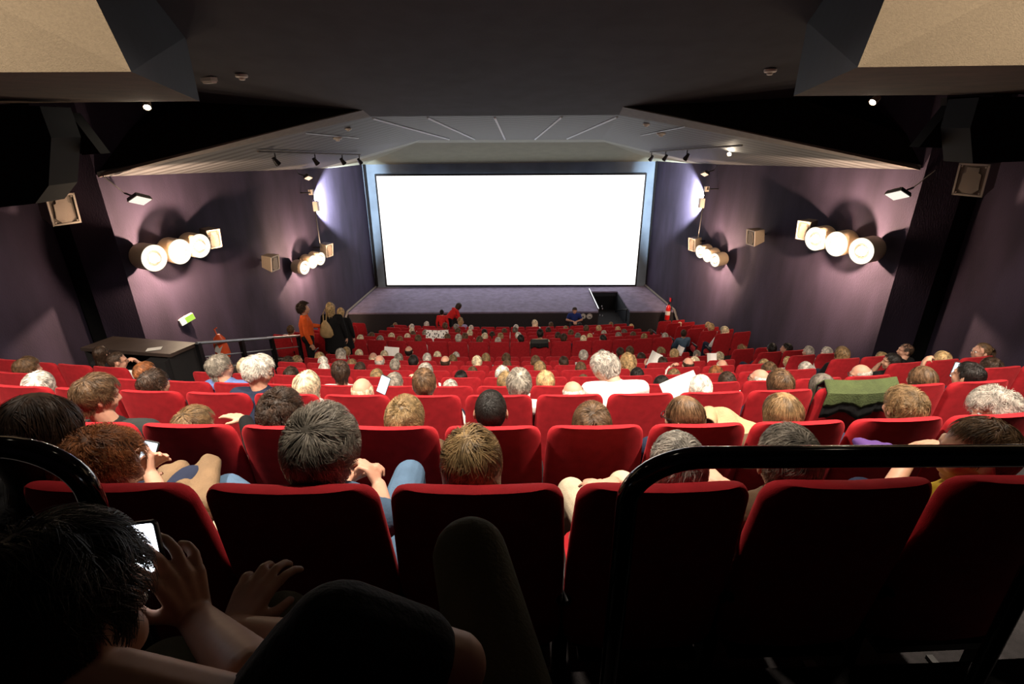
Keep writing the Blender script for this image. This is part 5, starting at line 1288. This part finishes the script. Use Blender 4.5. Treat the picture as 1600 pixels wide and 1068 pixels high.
# green jacket over a seat back of the third row
def drape(name, k, x, mm, label, wdt, dback, dfront, seed, lining=None, wave=.04):
    loc, a = arcpos(k, x); r = empty(name, loc, a); tag(r, label, 'jacket')
    rs = np.random.RandomState(seed); NX_ = 22
    def surf(off, mm_, nm, db, df, push=0):
        v = []; f = []; prof = []
        for j in range(13):
            t = j/12
            if t < .42: prof.append((-.050-off-push+.02*(1-t/.42), BACKH-.02-db*(1-t/.42), 1-t/.42))
            elif t < .58: a_ = (t-.42)/.16*PI; prof.append((.011-(.061+off)*math.cos(a_), BACKH+.012+(.032+off)*math.sin(a_), 0))
            else: prof.append((.072+off, BACKH-.02-df*(t-.58)/.42, 0))
        for i in range(NX_+1):
            x_ = (i/NX_-.5)*wdt; w_ = math.sin(i*.9+seed)*wave+math.sin(i*2.3)*wave*.4; low = .5+.5*math.cos((i/NX_)*4*PI)
            for (y, z, q) in prof: v.append((x_*(1+.05*q), y+.028*min(1, (x_/.25)**2)-abs(w_)*.35*q-.01*q+.03*q*(BACKH-z), z-.35*q*db*low+w_*.15*q))
        M_ = len(prof)
        f = [(i*M_+j, (i+1)*M_+j, (i+1)*M_+j+1, i*M_+j+1) for i in range(NX_) for j in range(M_-1)]
        mb = MB(); mb.add(v, f); o = mb.build(nm, mm_, r); s = o.modifiers.new('thick', 'SOLIDIFY'); s.thickness = .008; return o
    surf(.012, mm, 'cloth', dback, dfront)
    if lining: surf(.004, lining, 'lining', dback*1.9, dfront*.6)
    return r
xj = P(1343, 607, Y=ROWY[3]+.12).x
drape('green_jacket', 3, xj, M['green'], 'olive green jacket with black lining spread over a seat back at right', .56, .085, .16, 2, M['lining'])
xj = P(843, 535, Y=ROWY[10]).x
drape('black_jacket', 10, xj, M['lining'], 'black jacket draped over a seat back just past the cross aisle', .44, .10, .2, 4)
# folded coats
def heap(name, c, r3, mm, label, rot=0, seed=1, holes=False):
    r = empty(name, c, rot); tag(r, label, 'coat')
    B = []; rs = random.Random(seed)
    for i in range(9):
        x = (i/8-.5)*r3[0]*2; B.append(('c', V(x, -r3[1]+rs.random()*.05, rs.uniform(-.3, .6)*r3[2]), r3[2]*rs.uniform(.35, .6), V(x+rs.uniform(-.05, .05), r3[1]-rs.random()*.05, rs.uniform(-.5, .4)*r3[2]), r3[2]*rs.uniform(.35, .6)))
    me = remesh(B, .012, 'cloth', 4); me.materials.append(mm); link('cloth', me, r)
    return r
heap('tan_jacket', P(268, 764, Y=Y1+.66), (.16, .15, .08), M['tan'], 'crumpled tan jacket on the lap beside the lit phone', .3, 4)
# beige trench coat lying over the seats
def trench(c):
    r = empty('trench_coat', c, -.35); tag(r, 'beige trench coat with rolled collar lying over the seat right of centre', 'coat')
    mb = MB(); v = []; n1, n2 = 22, 10
    for i in range(n1+1):
        for j in range(n2+1):
            t, q = i/n1, j/n2
            x = -.20+.50*t; y = -.06+.24*q+.04*math.sin(t*5); z = .16-.34*t*t-.03*math.sin(q*7+t*6)-.02*math.cos(t*14)
            v.append((x, y, z))
    mb.add(v, [(i*(n2+1)+j, (i+1)*(n2+1)+j, (i+1)*(n2+1)+j+1, i*(n2+1)+j+1) for i in range(n1) for j in range(n2)])
    o = mb.build('coat_body', M['trench'], r); s = o.modifiers.new('t', 'SOLIDIFY'); s.thickness = .012
    mb = MB(); v = []; n1, n2 = 12, 10
    for i in range(n1+1):
        for j in range(n2+1):
            a = i/n1*PI*1.35; q = j/n2; v.append((-.20+.055*math.cos(a)+.02*q, -.08+.2*q, .155+.055*math.sin(a)-.03*q))
    mb.add(v, [(i*(n2+1)+j, (i+1)*(n2+1)+j, (i+1)*(n2+1)+j+1, i*(n2+1)+j+1) for i in range(n1) for j in range(n2)])
    mb.add([V(-.29, -.05, .06)+V(0, 0, 0), V(-.20, -.08, .02), V(-.16, -.08, .10), V(-.22, -.06, .13)], [(0, 1, 2, 3)])
    o = mb.build('collar', M['trench'], r); s = o.modifiers.new('t', 'SOLIDIFY'); s.thickness = .012
trench(P(1160, 664, Y=ROWY[2]+.40)-V(0, 0, .15))
mbp = heap('purple_scarf', P(1363, 706, Y=Y1+.75), (.05, .06, .05), M['purple'], 'purple cloth just visible above the guard rail at right', 0, 3)
